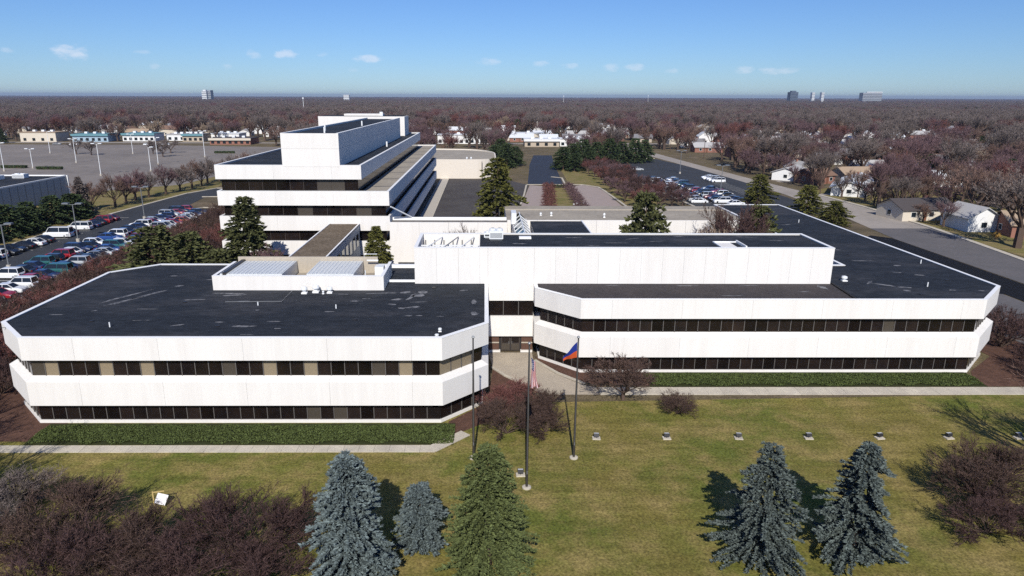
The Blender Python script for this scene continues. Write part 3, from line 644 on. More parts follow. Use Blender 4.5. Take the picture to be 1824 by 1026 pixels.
for k,(y0,y1) in enumerate(((168,171.5),(204,207),(236,239))):
    sheet('house_drive', [(101,y0),(118,y0+1),(118,y1+1),(101,y1)], -.02, M_ROADL, label=['nearest pale house drive off the road','middle pale house drive off the road','farthest pale house drive off the road'][k], cat='drive')
sheet('west_car_park', [(-92,82),(-66.5,82),(-66.5,176),(-78,176),(-80,196),(-60,206),(-60,216),(-84,216),(-88,204),(-91,168)], -.012, M_ASPH, label='dark asphalt car park full of cars left of the offices', cat='car park')
kerbline('car_park_kerb', [(-92.3,82),(-91.3,168),(-88.3,204),(-84,216.3),(-60,216.5)], .8, .14, M_CONC, 'pale kerb on the far side of the west car park')
kerbline('car_park_kerb', [(-66.2,82),(-66.2,172),(-68.5,177),(-73,177.5),(-75,173.5)], .5, .14, M_CONC, 'pale kerb on the office side of the west car park')
kerbline('car_park_kerb', [(-81,197),(-72,198),(-58,198)], .6, .14, M_CONC, 'pale kerb end at the head of the west car park')
sheet('west_verge', [(-118,80),(-92.8,80),(-91.8,168),(-88.8,204),(-84.5,217),(-98,300),(-118,300)], -.03, M_VERGE, label='dry grass bank between the car park and the grey shed', cat='verge')
sheet('far_car_park', [(-420,205),(-121,205),(-99,225),(-92,300),(-110,395),(-200,412),(-420,412)], -.014, M_ASPHP, label='wide empty pale car park on the left', cat='car park')
# painted bay lines
def bay_lines(xa, xb, y0, n, pitch, label):
    r = empty('bay_markings'); tag(r, label, 'markings', None, 'structure')
    me = MB().box(xa,xb,-.05,.05,-.012,-.004).mesh('bay_line')
    for k in range(n): link('bay_line', me, M_PAINT, r, (0,y0+pitch*k,0))
bay_lines(-89.6,-84.6,104.4,22,2.75,'white bay lines of the row under the conifers'); bay_lines(-77.9,-73,104.4,25,2.75,'white bay lines of the middle row'); bay_lines(-72,-67,93.4,29,2.75,'white bay lines of the row nearest the offices')
bay_lines(56.5,61.5,186,16,2.75,'white bay lines of the left row in the east car park'); bay_lines(62.5,67.5,186,22,2.75,'white bay lines of the middle row in the east car park'); bay_lines(77,82,200,18,2.75,'white bay lines of the right row in the east car park')
# ------------------------------------------------------------------ vegetation kit
def tri_mesh(name, T, m):
    """T: (n,3,3) array of loose triangles"""
    T = np.asarray(T, dtype=np.float32); n = len(T)
    me = bpy.data.meshes.new(name); me.vertices.add(n*3); me.loops.add(n*3); me.polygons.add(n)
    me.vertices.foreach_set('co', T.reshape(-1)); me.loops.foreach_set('vertex_index', np.arange(n*3, dtype=np.int32))
    me.polygons.foreach_set('loop_start', np.arange(0, n*3, 3, dtype=np.int32))
    me.materials.append(m); me.update(calc_edges=True); return me
def quad_mesh(name, Q, m):
    Q = np.asarray(Q, dtype=np.float32); n = len(Q)
    me = bpy.data.meshes.new(name); me.vertices.add(n*4); me.loops.add(n*4); me.polygons.add(n)
    me.vertices.foreach_set('co', Q.reshape(-1)); me.loops.foreach_set('vertex_index', np.arange(n*4, dtype=np.int32))
    me.polygons.foreach_set('loop_start', np.arange(0, n*4, 4, dtype=np.int32))
    me.materials.append(m); me.update(calc_edges=True); return me
def unit(r):
    while True:
        v = Vector((r.uniform(-1,1), r.uniform(-1,1), r.uniform(-1,1)))
        if .05 < v.length < 1: return v.normalized()
def bare_meshes(name, seed, H, Rr, stems=1, depth=5, kids=(3,), tw=.03, spray=3, spread=.62, up=.14, trunk=.28, cm=None, tilt=.9, thick=3):
    r = random.Random(seed); segs = []
    def grow(p, d, L, rad, lev):
        d2 = (d+unit(r)*.18).normalized(); mid = p+d*L*.5; q = mid+d2*L*.5
        segs.append((p, mid, rad, rad*.85, lev)); segs.append((mid, q, rad*.85, rad*.65, lev))
        if lev == 0:
            for _ in range(spray):
                nd = (d2+unit(r)*.8).normalized(); b = p+(q-p)*r.uniform(.2,1)
                segs.append((b, b+nd*L*r.uniform(.6,1.0), tw, 0, -1))
            return
        n = r.choice(kids)
        for k in range(n):
            t = 1 if k == 0 else r.uniform(.4,1)
            nd = (d2+unit(r)*spread*(1 if k else .6)+Vector((0,0,up))).normalized()
            grow(p+(q-p)*t, nd, L*r.uniform(.6,.86), rad*.62, lev-1)
    if stems == 1:
        h = trunk; segs.append((Vector((0,0,0)), Vector((0,0,h)), .028, .024, 9))
        n = 5
        for k in range(n):
            a = 2*math.pi*k/n+r.uniform(-.4,.4); tl = r.uniform(.25,tilt)
            grow(Vector((0,0,h*r.uniform(.75,1))), Vector((math.cos(a)*tl, math.sin(a)*tl, 1)).normalized(), .24, .014, depth-1)
    else:
        for k in range(stems):
            a = 2*math.pi*k/stems+r.uniform(-.5,.5); tl = r.uniform(.15,tilt*1.5)
            grow(Vector((r.uniform(-.02,.02), r.uniform(-.02,.02), 0)), Vector((math.cos(a)*tl, math.sin(a)*tl, 1)).normalized(), .26, .012, depth-1)
    E_ = np.array([s[1] for s in segs]); rad = np.percentile(np.hypot(E_[:,0],E_[:,1]), 97); top = E_[:,2].max()
    sx = Rr/rad; sz = H/top; S = np.array([sx,sx,sz])
    T = []; mb = MB(); ws = H
    for p, q, r0, r1, lev in segs:
        P = np.array(p)*S; Q = np.array(q)*S
        if P[2] < 0: P[2] = .02
        if Q[2] < 0: Q[2] = .02
        if lev >= thick:
            d = Vector(Q-P).normalized(); u = d.orthogonal(); v = d.cross(u); n = 5 if lev == 9 else 4
            a_, b_ = r0*ws, r1*ws
            mb.rings([[Vector(P)+(u*math.cos(2*math.pi*k/n)+v*math.sin(2*math.pi*k/n))*a_ for k in range(n)], [Vector(Q)+(u*math.cos(2*math.pi*k/n)+v*math.sin(2*math.pi*k/n))*b_ for k in range(n)]], cap=False)
        else:
            d = Q-P; s = np.array(unit(r)); w_ = np.cross(d, s); w_ /= (np.linalg.norm(w_)+1e-9)
            wd = tw*(1.0 if lev < 0 else 1.3+.6*lev)
            T.append((P-w_*wd/2, P+w_*wd/2, Q))
            if lev >= 1: T.append((Q-w_*wd/2.6, P+w_*wd/2, Q+w_*wd/2.6))
    return mb.mesh(name+'_trunk', [M_TRUNK]), tri_mesh(name+'_crown', T, cm)
def conifer_meshes(name, seed, H, Rr, whorls, per, sprigs, size, cm, power=.8, droop=.15, base=.04, dens=3, lump=.0, foot=1.0, skip=.0):
    r = np.random.RandomState(seed); T = []; mb = MB()
    mb.tube([(0,0,0),(0,0,H*.5),(0,0,H*.98)], [Rr*.06+.05,Rr*.04+.03,.01], 6)
    for w_ in range(whorls):
        f = base+(1-base)*(w_+r.rand()*.5)/whorls; z = f*H
        Lm = Rr*max(.04,(1-f))**power*(1+.12*math.sin(f*23+seed))
        Lm *= min(1.0, foot+(1-foot)*f/.28)
        for b in range(per):
            if r.rand() < skip: continue
            a = 2*math.pi*(b+r.rand()*.9)/per+w_*1.3; L = Lm*r.uniform(.78,1.12)*(1+lump*math.sin(a*3+f*9+seed))
            ca, sa = math.cos(a), math.sin(a); dz = -droop*L+r.uniform(-.1,.1)*L
            tip = np.array([ca*L, sa*L, z+dz]); root = np.array([0,0,z]); out = (tip-root)/L
            perp = np.array([-sa,ca,0])
            n = max(3,int(sprigs*(L/Rr)+2))
            for k in range(n):
                t = .28+.74*(k+r.rand())/n; p = root+(tip-root)*t; p[2] += .08*L*math.sin(t*3)
                for q in range(dens):
                    side = r.uniform(-1,1); d = out*r.uniform(.35,1)+perp*side*1.1+np.array([0,0,r.uniform(-.25,.55)])
                    d /= np.linalg.norm(d); l = size*r.uniform(.7,1.35)
                    wv = np.cross(d, r.uniform(-1,1,3)); wv /= np.linalg.norm(wv)+1e-9; wd = l*.22
                    e = p+d*l
                    T.append((p-wv*wd*.4, p+wv*wd*.4, p+d*l*.45+wv*wd)); T.append((p-wv*wd*.4, p+d*l*.45+wv*wd, e)); T.append((p-wv*wd*.4, e, p+d*l*.45-wv*wd))
    for _ in range(14):
        d = np.array([r.uniform(-.3,.3), r.uniform(-.3,.3), 1.]); p = np.array([0,0,H*.95]); T.append((p-[.05,0,0], p+[.05,0,0], p+d*size*1.2))
    return mb.mesh(name+'_trunk', [M_TRUNK]), tri_mesh(name+'_crown', T, cm)
def plant(name, label, cat, meshes, x, y, z=-.05, rz=None, s=1.0, group=None, cm=None, sz=None):
    o = empty(name, (x,y,z), rng.uniform(0,6.28) if rz is None else rz); o.scale = (s,s,sz or s); tag(o, label, cat, group)
    link('trunk', meshes[0], None, o)
    c = link('crown', meshes[1], None, o)
    if cm is not None: c.material_slots[0].link = 'OBJECT'; c.material_slots[0].material = cm
    return o
def cover(name, label, poly_fn, n, zfun, size, m, seed):
    r = np.random.RandomState(seed); P = poly_fn(r, n); n = len(P)
    z = zfun(P, r); c = np.c_[P, z]
    d = r.normal(size=(n,3)); d[:,2] = np.abs(d[:,2])*.5+.1; d /= np.linalg.norm(d,axis=1)[:,None]
    s = np.cross(d, r.normal(size=(n,3))); s /= np.linalg.norm(s,axis=1)[:,None]
    l = size*r.uniform(.6,1.4,(n,1)); w_ = l*.38
    Q = np.stack([c-d*l*.5, c+s*w_, c+d*l*.5, c-s*w_], 1)
    o = bpy.data.objects.new(name, quad_mesh(name, Q, m)); COL.objects.link(o); return tag(o, label, 'ground cover', None, 'stuff')

# ---- clipped evergreen ground cover beds
def rect_fn(x0,x1,y0,y1,wob=.45):
    def f(r, n):
        P = np.c_[r.uniform(x0,x1,n), r.uniform(y0,y1,n)]
        k = (P[:,1] > y0+wob*(.5+.5*np.sin(P[:,0]*1.7+2*np.sin(P[:,0]*.6)))) & (P[:,1] < y1-wob*(.5+.5*np.sin(P[:,0]*2.3)))
        return P[k]
    return f
def mound(y0, y1, h):
    def f(P, r):
        t = (P[:,1]-y0)/(y1-y0); hh = h*np.sqrt(np.clip(np.sin(np.clip(t,.02,.98)*math.pi),0,1))*(1+.22*np.sin(P[:,0]*2.1)*np.sin(P[:,0]*.7+P[:,1]*3))
        return hh*np.sqrt(r.uniform(.25,1,len(P)))
    return f
cover('ground_cover', 'low green evergreen bed under the left wing windows', rect_fn(-38.2,-2.6,51.75,55.3), 52000, mound(51.75,55.4,.24), .12, M_COVER, 1)
cover('ground_cover', 'low green evergreen bed under the right wing windows', rect_fn(16.8,50.6,63.6,67.0), 46000, mound(63.6,67.1,.26), .125, M_COVER, 2)
sheet('bed_soil', [(-38.4,51.7),(-2.6,51.7),(-2.6,55.6),(-38.4,55.6)], -.02, MAT.get('bed_soil') or mat('bed_soil', (.035,.04,.015), .95, .1, vary=.3, scale=2), label='dark soil under the left evergreen bed', cat='soil')
sheet('bed_soil', [(16.6,63.55),(50.8,63.55),(50.8,67.3),(16.6,67.3)], -.02, MAT['bed_soil'], label='dark soil under the right evergreen bed', cat='soil')

# ---- conifers
sp_big = conifer_meshes('spruce_a', 3, 8.8, 3.3, 40, 12, 20, .23, M_BLUESP, power=.55, droop=.10, base=.02, dens=7, lump=.26, skip=.14)
sp_col = conifer_meshes('spruce_d', 4, 8.3, 2.35, 44, 12, 20, .23, M_BLUESP, power=.40, droop=.06, base=.02, dens=7, lump=.24, foot=.8, skip=.10)
sp_r = conifer_meshes('spruce_e', 9, 8.6, 2.6, 38, 11, 20, .25, M_BLUESP2, power=.58, droop=.14, base=.03, dens=7, lump=.34, skip=.2)
sp_small = conifer_meshes('spruce_b', 5, 4.9, 1.95, 30, 12, 17, .20, M_BLUESP, power=.42, droop=.05, base=.02, dens=6, lump=.22, foot=.55, skip=.08)
sp_green = conifer_meshes('spruce_c', 8, 8.6, 2.9, 44, 12, 18, .19, M_GRNSP, power=.50, droop=.02, base=.01, dens=6)
plant('blue_spruce', 'large blue spruce at the bottom edge, leftmost of the spruces on the lawn', 'spruce', sp_col, -7.9, 34.9)
plant('blue_spruce', 'small rounded blue green spruce right of the large blue one', 'spruce', sp_small, -4.1, 38.2, s=.92)
plant('green_conifer', 'tall cone-shaped olive green conifer before the middle flagpole', 'conifer', sp_green, .2, 35.4, sz=1.02)
plant('blue_spruce', 'right-hand pair of lawn spruces, the left one', 'spruce', sp_big, 17.4, 37.0, s=.80, sz=.90, cm=M_BLUESP2)
plant('blue_spruce', 'right-hand pair of lawn spruces, the right one', 'spruce', sp_r, 23.3, 37.2, s=.92, sz=.93)
con_a = conifer_meshes('conifer_a', 11, 14, 4.2, 30, 10, 12, .52, M_DARKCON, power=.6, droop=.2, base=.05, dens=5, lump=.2)
con_b = conifer_meshes('conifer_b', 12, 9, 4.4, 18, 10, 12, .55, M_DARKCON, power=.5, droop=.05, base=.06, dens=5, lump=.25)
con_c = conifer_meshes('conifer_c', 13, 16, 5.9, 28, 10, 13, .62, M_OLIVE, power=.52, droop=.15, base=.04, dens=5, lump=.25)
plant('conifer', 'tall dark conifer standing before the stepped office', 'conifer', con_a, -35.4, 100.5, s=1.2, sz=.99, cm=M_OLIVED)
for k,(x,y,s,sz,l) in enumerate([(-48.2,98.5,1.35,1.1,'broad dark conifer left of the tall one by the stepped office'),(-42.2,96,1.12,1.05,'bushy conifer just left of the tall one, behind the left roof'),(-37.2,94,.85,.82,'low conifer in front of the tall one, behind the left roof')]):
    plant('conifer', l, 'conifer', con_b, x, y, s=s, sz=sz, cm=M_OLIVED)
plant('conifer', 'full olive green conifer between the stepped office and the drop-off loop', 'conifer', con_c, 2.4, 133, s=1.0, sz=1.05)
plant('conifer', 'dark courtyard conifer rising behind the tall white block', 'conifer', con_b, 22.9, 96.5, s=1.05, sz=1.70, cm=M_OLIVED)
plant('conifer', 'dark green courtyard conifer between the dark bare tree and the long roof', 'conifer', con_b, 41.0, 101, s=.98, sz=1.42, cm=M_OLIVED)
plant('young_conifer', 'thin young conifer before the white link wall', 'conifer', con_a, -16.9, 105, s=.72, sz=.62, cm=M_OLIVE)
for k,(x,y,s) in enumerate([(-100,122,.9),(-97.5,127.5,1.0),(-98.5,133,.95),(-97,138.5,1.05),(-96.5,144,.85),(-99.5,149,.9),(-97.2,154,1.0),(-96.4,159.5,.95),(-98,165,.8)]):
    plant('conifer', 'dark bushy conifer in the row along the far edge of the west car park', 'conifer', con_b, x, y, s=s*.95, sz=s*.72, group='conifer row by the west car park')
plant('conifer', 'slim brownish conifer at the far end of the west conifer row', 'conifer', con_a, -100.5, 171, s=.62, cm=M_TWIGG)
for k,(x,y,s,sz) in enumerate([(31,276,1.1,1.0),(36,283,1.2,1.1),(42,281,1.0,.95),(41,290,1.3,1.25),(47,293,1.1,1.1),(53,296,1.2,1.25),(60,304,1.1,1.05),(66,306,1.1,1.2),(71,309,1.0,1.1),(35,270,.9,.8)]):
    plant('conifer', 'dense dark evergreen in the clump at the far end of the drive', 'conifer', con_b, x, y, s=s, sz=sz, group='evergreen clump beyond the drop-off loop')
for k,(x,y,s,sz) in enumerate([(4,288,1.0,1.0),(9,283,1.1,1.1),(13,292,.9,.9),(7,298,1.2,1.2)]):
    plant('conifer', 'dark evergreen in the small clump left of the navy drive', 'conifer', con_b, x, y, s=s, sz=sz, group='evergreens left of the navy drive')
for k,(x,y,s,sz,l) in enumerate([(80.6,170,.9,.8,'olive conifer beyond the tip of the long dark roof'),(79.5,154,.85,.62,'lower olive conifer beside the far part of the long dark roof'),(74.6,186,.95,.9,'olive conifer just left of the roof tip, by the east car park')]):
    plant('conifer', l, 'conifer', con_b, x, y, s=s, sz=sz, cm=M_OLIVE)

# ---- bare trees and shrubs
sh_big = bare_meshes('shrub_a', 21, 4.2, 4.1, stems=11, depth=6, kids=(3,3,3,4), tw=.026, spray=4, cm=M_TWIGP, thick=3)
sh_b = bare_meshes('shrub_b', 22, 4.0, 3.8, stems=10, depth=6, kids=(3,3,3,4), tw=.026, spray=4, cm=M_TWIGP, thick=3)
sh_s = bare_meshes('shrub_c', 23, 2.0, 1.5, stems=12, depth=5, kids=(3,4), tw=.016, spray=4, cm=M_TWIGG, thick=3)
crab = bare_meshes('crab_a', 24, 4.3, 2.75, stems=1, depth=7, kids=(3,), tw=.026, spray=3, cm=M_TWIGP, trunk=.16, tilt=1.1, thick=3)
for (x,y,s,l,mm,ms) in [(-15.0,37.4,1.08,'purple brown bare shrub left of the large blue spruce',sh_big,M_TWIGD),(-21.2,35.3,1.05,'brown bare shrub in the middle of the bottom left shrubs',sh_b,M_TWIGD2),(-27.0,37.6,1.08,'bare shrub second from the left edge at the bottom',sh_big,M_TWIGD2),(-32.4,40.5,1.0,'grey brown bare shrub at the left edge of the lawn',sh_b,M_TWIGG),(-24.3,33.2,1.0,'bare shrub at the bottom edge left of the one below the lawn sign',sh_big,M_TWIGD),(-13.2,34.2,.85,'bare shrub at the bottom edge touching the large blue spruce',sh_b,M_TWIGD),(-18.0,33.6,1.0,'low bare shrub at the bottom edge below the lawn sign',sh_b,M_TWIGD)]:
    plant('bare_shrub', l, 'shrub', mm, x, y, s=s, cm=ms)
for (x,y,s,l,mm,ms) in [(36.2,43.4,1.05,'wide red brown bare shrub at the right edge of the lawn',sh_big,M_TWIGD2),(39.0,38.5,.95,'dark bare shrub in the bottom right corner',sh_b,M_TWIGD),(33.6,39.6,.8,'lower bare shrub left of the one at the right edge',sh_b,M_TWIGD)]:
    plant('bare_shrub', l, 'shrub', mm, x, y, s=s, cm=ms)
plant('bare_tree', 'round purple bare crabapple before the right wing windows', 'tree', crab, 13.3, 60.6, s=1.32, sz=1.03, cm=M_TWIGD2)
plant('bare_shrub', 'low round bare shrub on the lawn right of the crabapple', 'shrub', sh_s, 17.8, 57.6, s=1.25, sz=1.1, cm=M_TWIGD2)
plant('bare_shrub', 'bare shrub by the entrance path, right behind the middle flagpole', 'shrub', sh_b, 4.9, 56.4, s=.72, cm=M_TWIGD2)
plant('bare_shrub', 'red brown bare shrub at the tip of the mulch bed by the path', 'shrub', sh_b, 3.3, 59.6, s=.62, cm=M_TWIGR)
plant('bare_shrub', 'red brown bare shrub right of the middle flagpole, nearest the lawn', 'shrub', sh_b, 5.2, 54.0, s=.6, cm=M_TWIGD2)
plant('bare_shrub', 'broad dark bare shrub between the left and middle flagpoles', 'shrub', sh_big, 1.9, 53.8, s=.74, cm=M_TWIGD2)
plant('bare_shrub', 'red brown bare shrub behind the left flagpole by the mulch', 'shrub', sh_b, 1.6, 58.2, s=.62, cm=M_TWIGR)
big_tree = bare_meshes('big_tree', 31, 11.5, 6.0, stems=1, depth=6, kids=(3,), tw=.035, spray=3, cm=M_TWIGB, trunk=.2, tilt=1.0, thick=2)
plant('bare_tree', 'large bare tree at the far right beyond the lawn', 'tree', big_tree, 45.5, 44.0, rz=1.0, s=1.0)
plant('bare_tree', 'second large bare tree at the far right by the lawn', 'tree', big_tree, 52, 43, rz=4.0, s=1.0)
plant('bare_tree', 'large bare tree at the far left, its shadow falling on the lawn', 'tree', big_tree, -39.2, 37.0, rz=2.2, s=1.0)
plant('bare_tree', 'second bare tree at the far left, nearer the sidewalk', 'tree', big_tree, -45.5, 44.5, rz=.4, s=.95)
tA = bare_meshes('tree_a', 41, 13, 5.4, stems=1, depth=6, kids=(3,), tw=.06, spray=3, cm=M_TWIGP, trunk=.24, thick=3)
tB = bare_meshes('tree_b', 42, 11, 5.0, stems=1, depth=6, kids=(3,), tw=.06, spray=3, cm=M_TWIGB, trunk=.2, tilt=1.1, thick=3)
tC = bare_meshes('tree_c', 43, 15, 6.2, stems=1, depth=6, kids=(3,), tw=.065, spray=3, cm=M_TWIGG, trunk=.26, thick=3)
red_sh = bare_meshes('shrub_d', 44, 4.2, 3.2, stems=10, depth=5, kids=(3,), tw=.04, spray=4, cm=M_TWIGR, thick=2)
small_t = bare_meshes('tree_d', 45, 5.4, 3.1, stems=1, depth=6, kids=(3,), tw=.035, spray=3, cm=M_TWIGP, trunk=.2, tilt=1.1, thick=3)
# dense thicket between the west car park and the left wing
r2 = random.Random(5)
for k in range(19):
    for q in range(4):
        y = 66+5.3*k+r2.uniform(-1.2,1.2); x = -63.6+4.4*q+r2.uniform(-1,1)
        if x > -47.5 and y > 82: x = -48.5-r2.random()*2
        if y > 150 and x > -56: continue
        if y < 74 and x < -60: continue
        plant('bare_shrub', 'red brown bare shrub in the thicket between the west car park and the left wing', 'shrub', red_sh, x, y, s=r2.uniform(.95,1.3)*(.62 if q == 0 else 1), group='thicket beside the west car park', cm=r2.choice((M_TWIGR,M_TWIGR,M_TWIGD2,M_TWIGD)))
for (x,y,s) in [(-48.5,57.5,.9),(-47,62,.95),(-49.5,67,.95),(-47.5,72,.9),(-53,61,1),(-56,57,.9),(-52,54.5,.8)]:
    plant('bare_shrub', 'dark bare shrub in the bed at the west end of the left wing', 'shrub', red_sh, x, y, s=s, group='shrubs at the west end of the left wing', cm=M_TWIGD)
for (x,y,s) in [(59,66.5,1.0),(62.5,70,1.0),(60.5,75,1.05),(65,66,.95),(68,71,1),(63.5,79,1.0),(67.5,77.5,.95),(61.5,84,1.0),(57,64.5,.7),(71,66,.9)]:
    plant('bare_shrub', 'dark purple bare shrub in the bed at the east end of the right wing', 'shrub', red_sh, x, y, s=s, group='shrubs at the east end of the right wing', cm=M_TWIGD)
plant('bare_tree', 'wide dark purple bare tree in the courtyard by the long roof', 'tree', tB, 36.6, 98, s=1.15, sz=1.32, cm=M_TWIGD)
plant('bare_tree', 'dark bare tree close behind the wide dark courtyard tree', 'tree', tA, 38.2, 106, s=.95, sz=1.0, cm=M_TWIGD2)
plant('bare_tree', 'thin pale bare tree left of the dark one in the courtyard', 'tree', tA, 33.6, 98, s=.62, sz=.84, cm=M_TWIGT)
plant('bare_tree', 'small bare tree before the white link wall', 'tree', tB, -2.8, 104, s=.75, sz=.88, cm=M_TWIGG)
plant('bare_tree', 'grey bare tree beside the tall conifer at the stepped office', 'tree', tB, -30.8, 97, s=.62, sz=.72, cm=M_TWIGP)
# rows of small purple trees east of the loop, shrubs inside the loop
for k in range(13):
    for q in range(5):
        x = 39.5+3.3*q+r2.uniform(-.8,.8); y = 180+8.6*k+r2.uniform(-2,2)
        if y > 255 and q > 3 or x > 52.5 and y > 215: continue
        plant('bare_tree', 'small purple bare tree in the rows right of the drop-off loop', 'tree', small_t, x, y, s=r2.uniform(.85,1.1), group='purple trees right of the drop-off loop', cm=r2.choice((M_TWIGP,M_TWIGD,M_TWIGD,M_TWIGR)))
kerbline('car_park_kerb', [(55.8,176),(54.5,200),(52.8,225),(49,262)], .8, .14, M_CONC, 'pale kerb between the purple trees and the east car park')
for k in range(9):
    for side in (0,1):
        t = k/8; x = (16.6+3.6*t) if side == 0 else (25.0+1.4*t); y = 176+43*t
        plant('bare_shrub', ('red brown clipped shrub in the left row inside the drop-off loop','purple clipped shrub in the right row inside the drop-off loop')[side], 'shrub', red_sh, x, y, s=.72, sz=.55, group=('left shrub row of the loop island','right shrub row of the loop island')[side], cm=(M_TWIGR,M_TWIGP)[side])
for k in range(5):
    plant('bare_shrub', 'dark low shrub across the far end of the loop island', 'shrub', red_sh, 20+1.8*k, 219.3, s=.45, sz=.35, group='shrubs at the far end of the loop island', cm=M_DARKCON)
# bare trees along the west verge
for k in range(15):
    plant('bare_tree', 'bare brown tree in the line along the far kerb of the west car park', 'tree', (small_t,tB)[k % 2], -98.2+.9*k+r2.uniform(-1.5,1.5), 172+6.2*k, s=(1.5,.82)[k % 2]*r2.uniform(.9,1.1), group='bare trees along the west kerb', cm=r2.choice((M_TWIGB,M_TWIGG,M_TWIGP)))
plant('red_shrub', 'bright red brown shrub at the head of the west verge', 'shrub', red_sh, -106.5, 207, s=1.15, cm=mat('red_twigs', (.24,.05,.04), .85, .15, island=.4))
for k,(x,y) in enumerate([(-158,352),(-164,346),(-190,338),(-200,343),(-152,330)]):
    plant('bare_tree', 'small bare tree standing in the empty pale car park', 'tree', small_t, x, y, s=1.5, group='trees in the empty car park', cm=M_TWIGG)
for k,(x,y,s) in enumerate([(95.5,262,.92),(98.5,256,.8),(97,270,.9),(101,249,.85)]):
    plant('bare_tree', 'wide purple bare tree at the bend of the road by the east car park', 'tree', tB, x+5, y, s=s*1.3, sz=s*1.05, group='trees at the road bend', cm=M_TWIGP)
plant('dry_shrub', 'small ochre yellow shrub on the verge near the white gabled garage', 'shrub', red_sh, 104.6, 137.2, s=.28, sz=.5, cm=M_YELLOW)
# ------------------------------------------------------------------ houses
ROOFC = [mat('roof_white', (.62,.64,.66), .7, .3, vary=.06, scale=.3), mat('roof_brown', (.20,.125,.09), .9, .2, vary=.12, scale=.5), mat('roof_grey', (.20,.195,.20), .9, .2, vary=.12, scale=.5), mat('roof_dark', (.075,.065,.065), .9, .2, vary=.15, scale=.5), mat('roof_tan', (.36,.27,.19), .9, .2, vary=.1, scale=.5), mat('roof_pale', (.42,.41,.40), .8, .3, vary=.08, scale=.4)]
WALLC = [mat('wall_white', (.72,.72,.71), .8, .3), mat('wall_cream', (.58,.52,.43), .8, .3), mat('wall_brick', (.27,.13,.095), .9, .2, vary=.15, scale=1.5), mat('wall_tan', (.44,.37,.29), .85, .2), mat('wall_blue', (.32,.42,.50), .8, .3)]
M_TRIM = mat('house_trim', (.70,.69,.66), .6, .3); M_DOOR = mat('house_door', (.18,.08,.05), .6, .3)
win_me = MB().box(-.6,.6,-.05,.05,0,1.1).mesh('window'); frm_me = MB().box(-.7,.7,-.035,.035,-.1,1.2).mesh('frame'); door_me = MB().box(-.5,.5,-.06,.06,0,2.05).mesh('door'); gar_me = MB().box(-1.5,1.5,-.06,.06,0,2.1).mesh('garage_door')
chim_me = MB().box(-.35,.35,-.3,.3,0,1.6).mesh('chimney')
HV = {}
def house_parts(w_, d_, h, rh):
    k = (w_,d_,h,rh)
    if k in HV: return HV[k]
    a, b = w_/2, d_/2
    wall = MB()
    wall.rings([[(-a,-b,0),(-a,b,0),(-a,b,h),(-a,0,h+rh-.05),(-a,-b,h)],[(a,-b,0),(a,b,0),(a,b,h),(a,0,h+rh-.05),(a,-b,h)]])
    roof = MB(); o = .55; t = .16; sl = rh/b
    for s in (-1,1):
        e = s*(b+o); z = h-sl*o
        roof.rings([[(-a-o,0,h+rh),(-a-o,e,z),(-a-o,e,z+t),(-a-o,0,h+rh+t)],[(a+o,0,h+rh),(a+o,e,z),(a+o,e,z+t),(a+o,0,h+rh+t)]])
    HV[k] = (wall.mesh('wall'), roof.mesh('roof')); return HV[k]
HOUSES = []
def house(label, x, y, rz, w_=12., d_=8., h=3., rh=2., wc=0, rc=0, group=None, chim=True, garage=False, cat='house', name='house', full=True):
    r = empty(name, (x,y,-.06), R(rz)); tag(r, label, cat, group); HOUSES.append((x,y,max(w_,d_)*.5+3))
    wm, rm = house_parts(w_,d_,h,rh)
    link('wall', wm, WALLC[wc], r); ro = link('roof', rm, ROOFC[rc], r)
    if not full: return r
    if chim: link('chimney', chim_me, WALLC[2], ro, (w_*.2,0.7,h+rh-1.0))
    n = max(2,int(w_/4))
    for k in range(n):
        px = -w_/2+w_*(k+.5)/n
        if garage and k == n-1: link('garage_door', gar_me, M_TRIM, r, (px,-d_/2-.03,0)); continue
        if k == n//2: link('door', door_me, M_DOOR, r, (px-1.2,-d_/2-.03,.1))
        wn = link('window', win_me, M_GLASSB, r, (px+.5,-d_/2-.03,1.0)); link('frame', frm_me, M_TRIM, wn)
    for s in (-1,1):
        wn = link('window', win_me, M_GLASSB, r, (s*(w_/2+.03),0,1.0), R(90)); link('frame', frm_me, M_TRIM, wn)
    return r
house('white gabled garage facing the road, nearest of the houses on the right', 108.2,150.5,90, 9,7.2,3.2,2.1, 0,5, chim=False)
house('long low house with a dark brown roof left of the white gabled garage', 104.5,164.5,8, 14,9,2.8,1.9, 1,3)
house('brick house with an orange brown roof at the right edge of the picture', 117.5,143,-12, 14,9.5,2.8,2.1, 2,4)
house('low house with a bright white roof, nearest of the white roofs by the road', 110.5,207,60, 15,9.5,2.7,1.6, 0,0)
house('house with a white roof behind the nearest white roofed one', 119.5,219,60, 13,10,2.7,1.8, 0,0)
house('brown roofed house left of the bright white roofs', 112.5,235,25, 10,8.5,2.9,2.0, 2,1)
house('pale roofed long house at the left of the road side houses', 109.5,247,55, 16,9,2.8,1.6, 0,5)
house('tan house behind the white roofed houses', 131,240,5, 17,9,3.0,1.9, 3,4)
house('white two-storey gabled house past the road bend', 137,436,80, 11,8.5,5.0,3.2, 0,0)
house('white house right beside the two-storey gabled one', 145,444,5, 12,9,3.2,2.2, 0,5)
rr = random.Random(99)
zone = [('right', 'among the bare trees right of the road', 'houses among the trees on the right'), ('mid', 'along the street behind the evergreens', 'houses behind the evergreens'), ('left', 'in the trees behind the empty car park', 'houses behind the empty car park')]
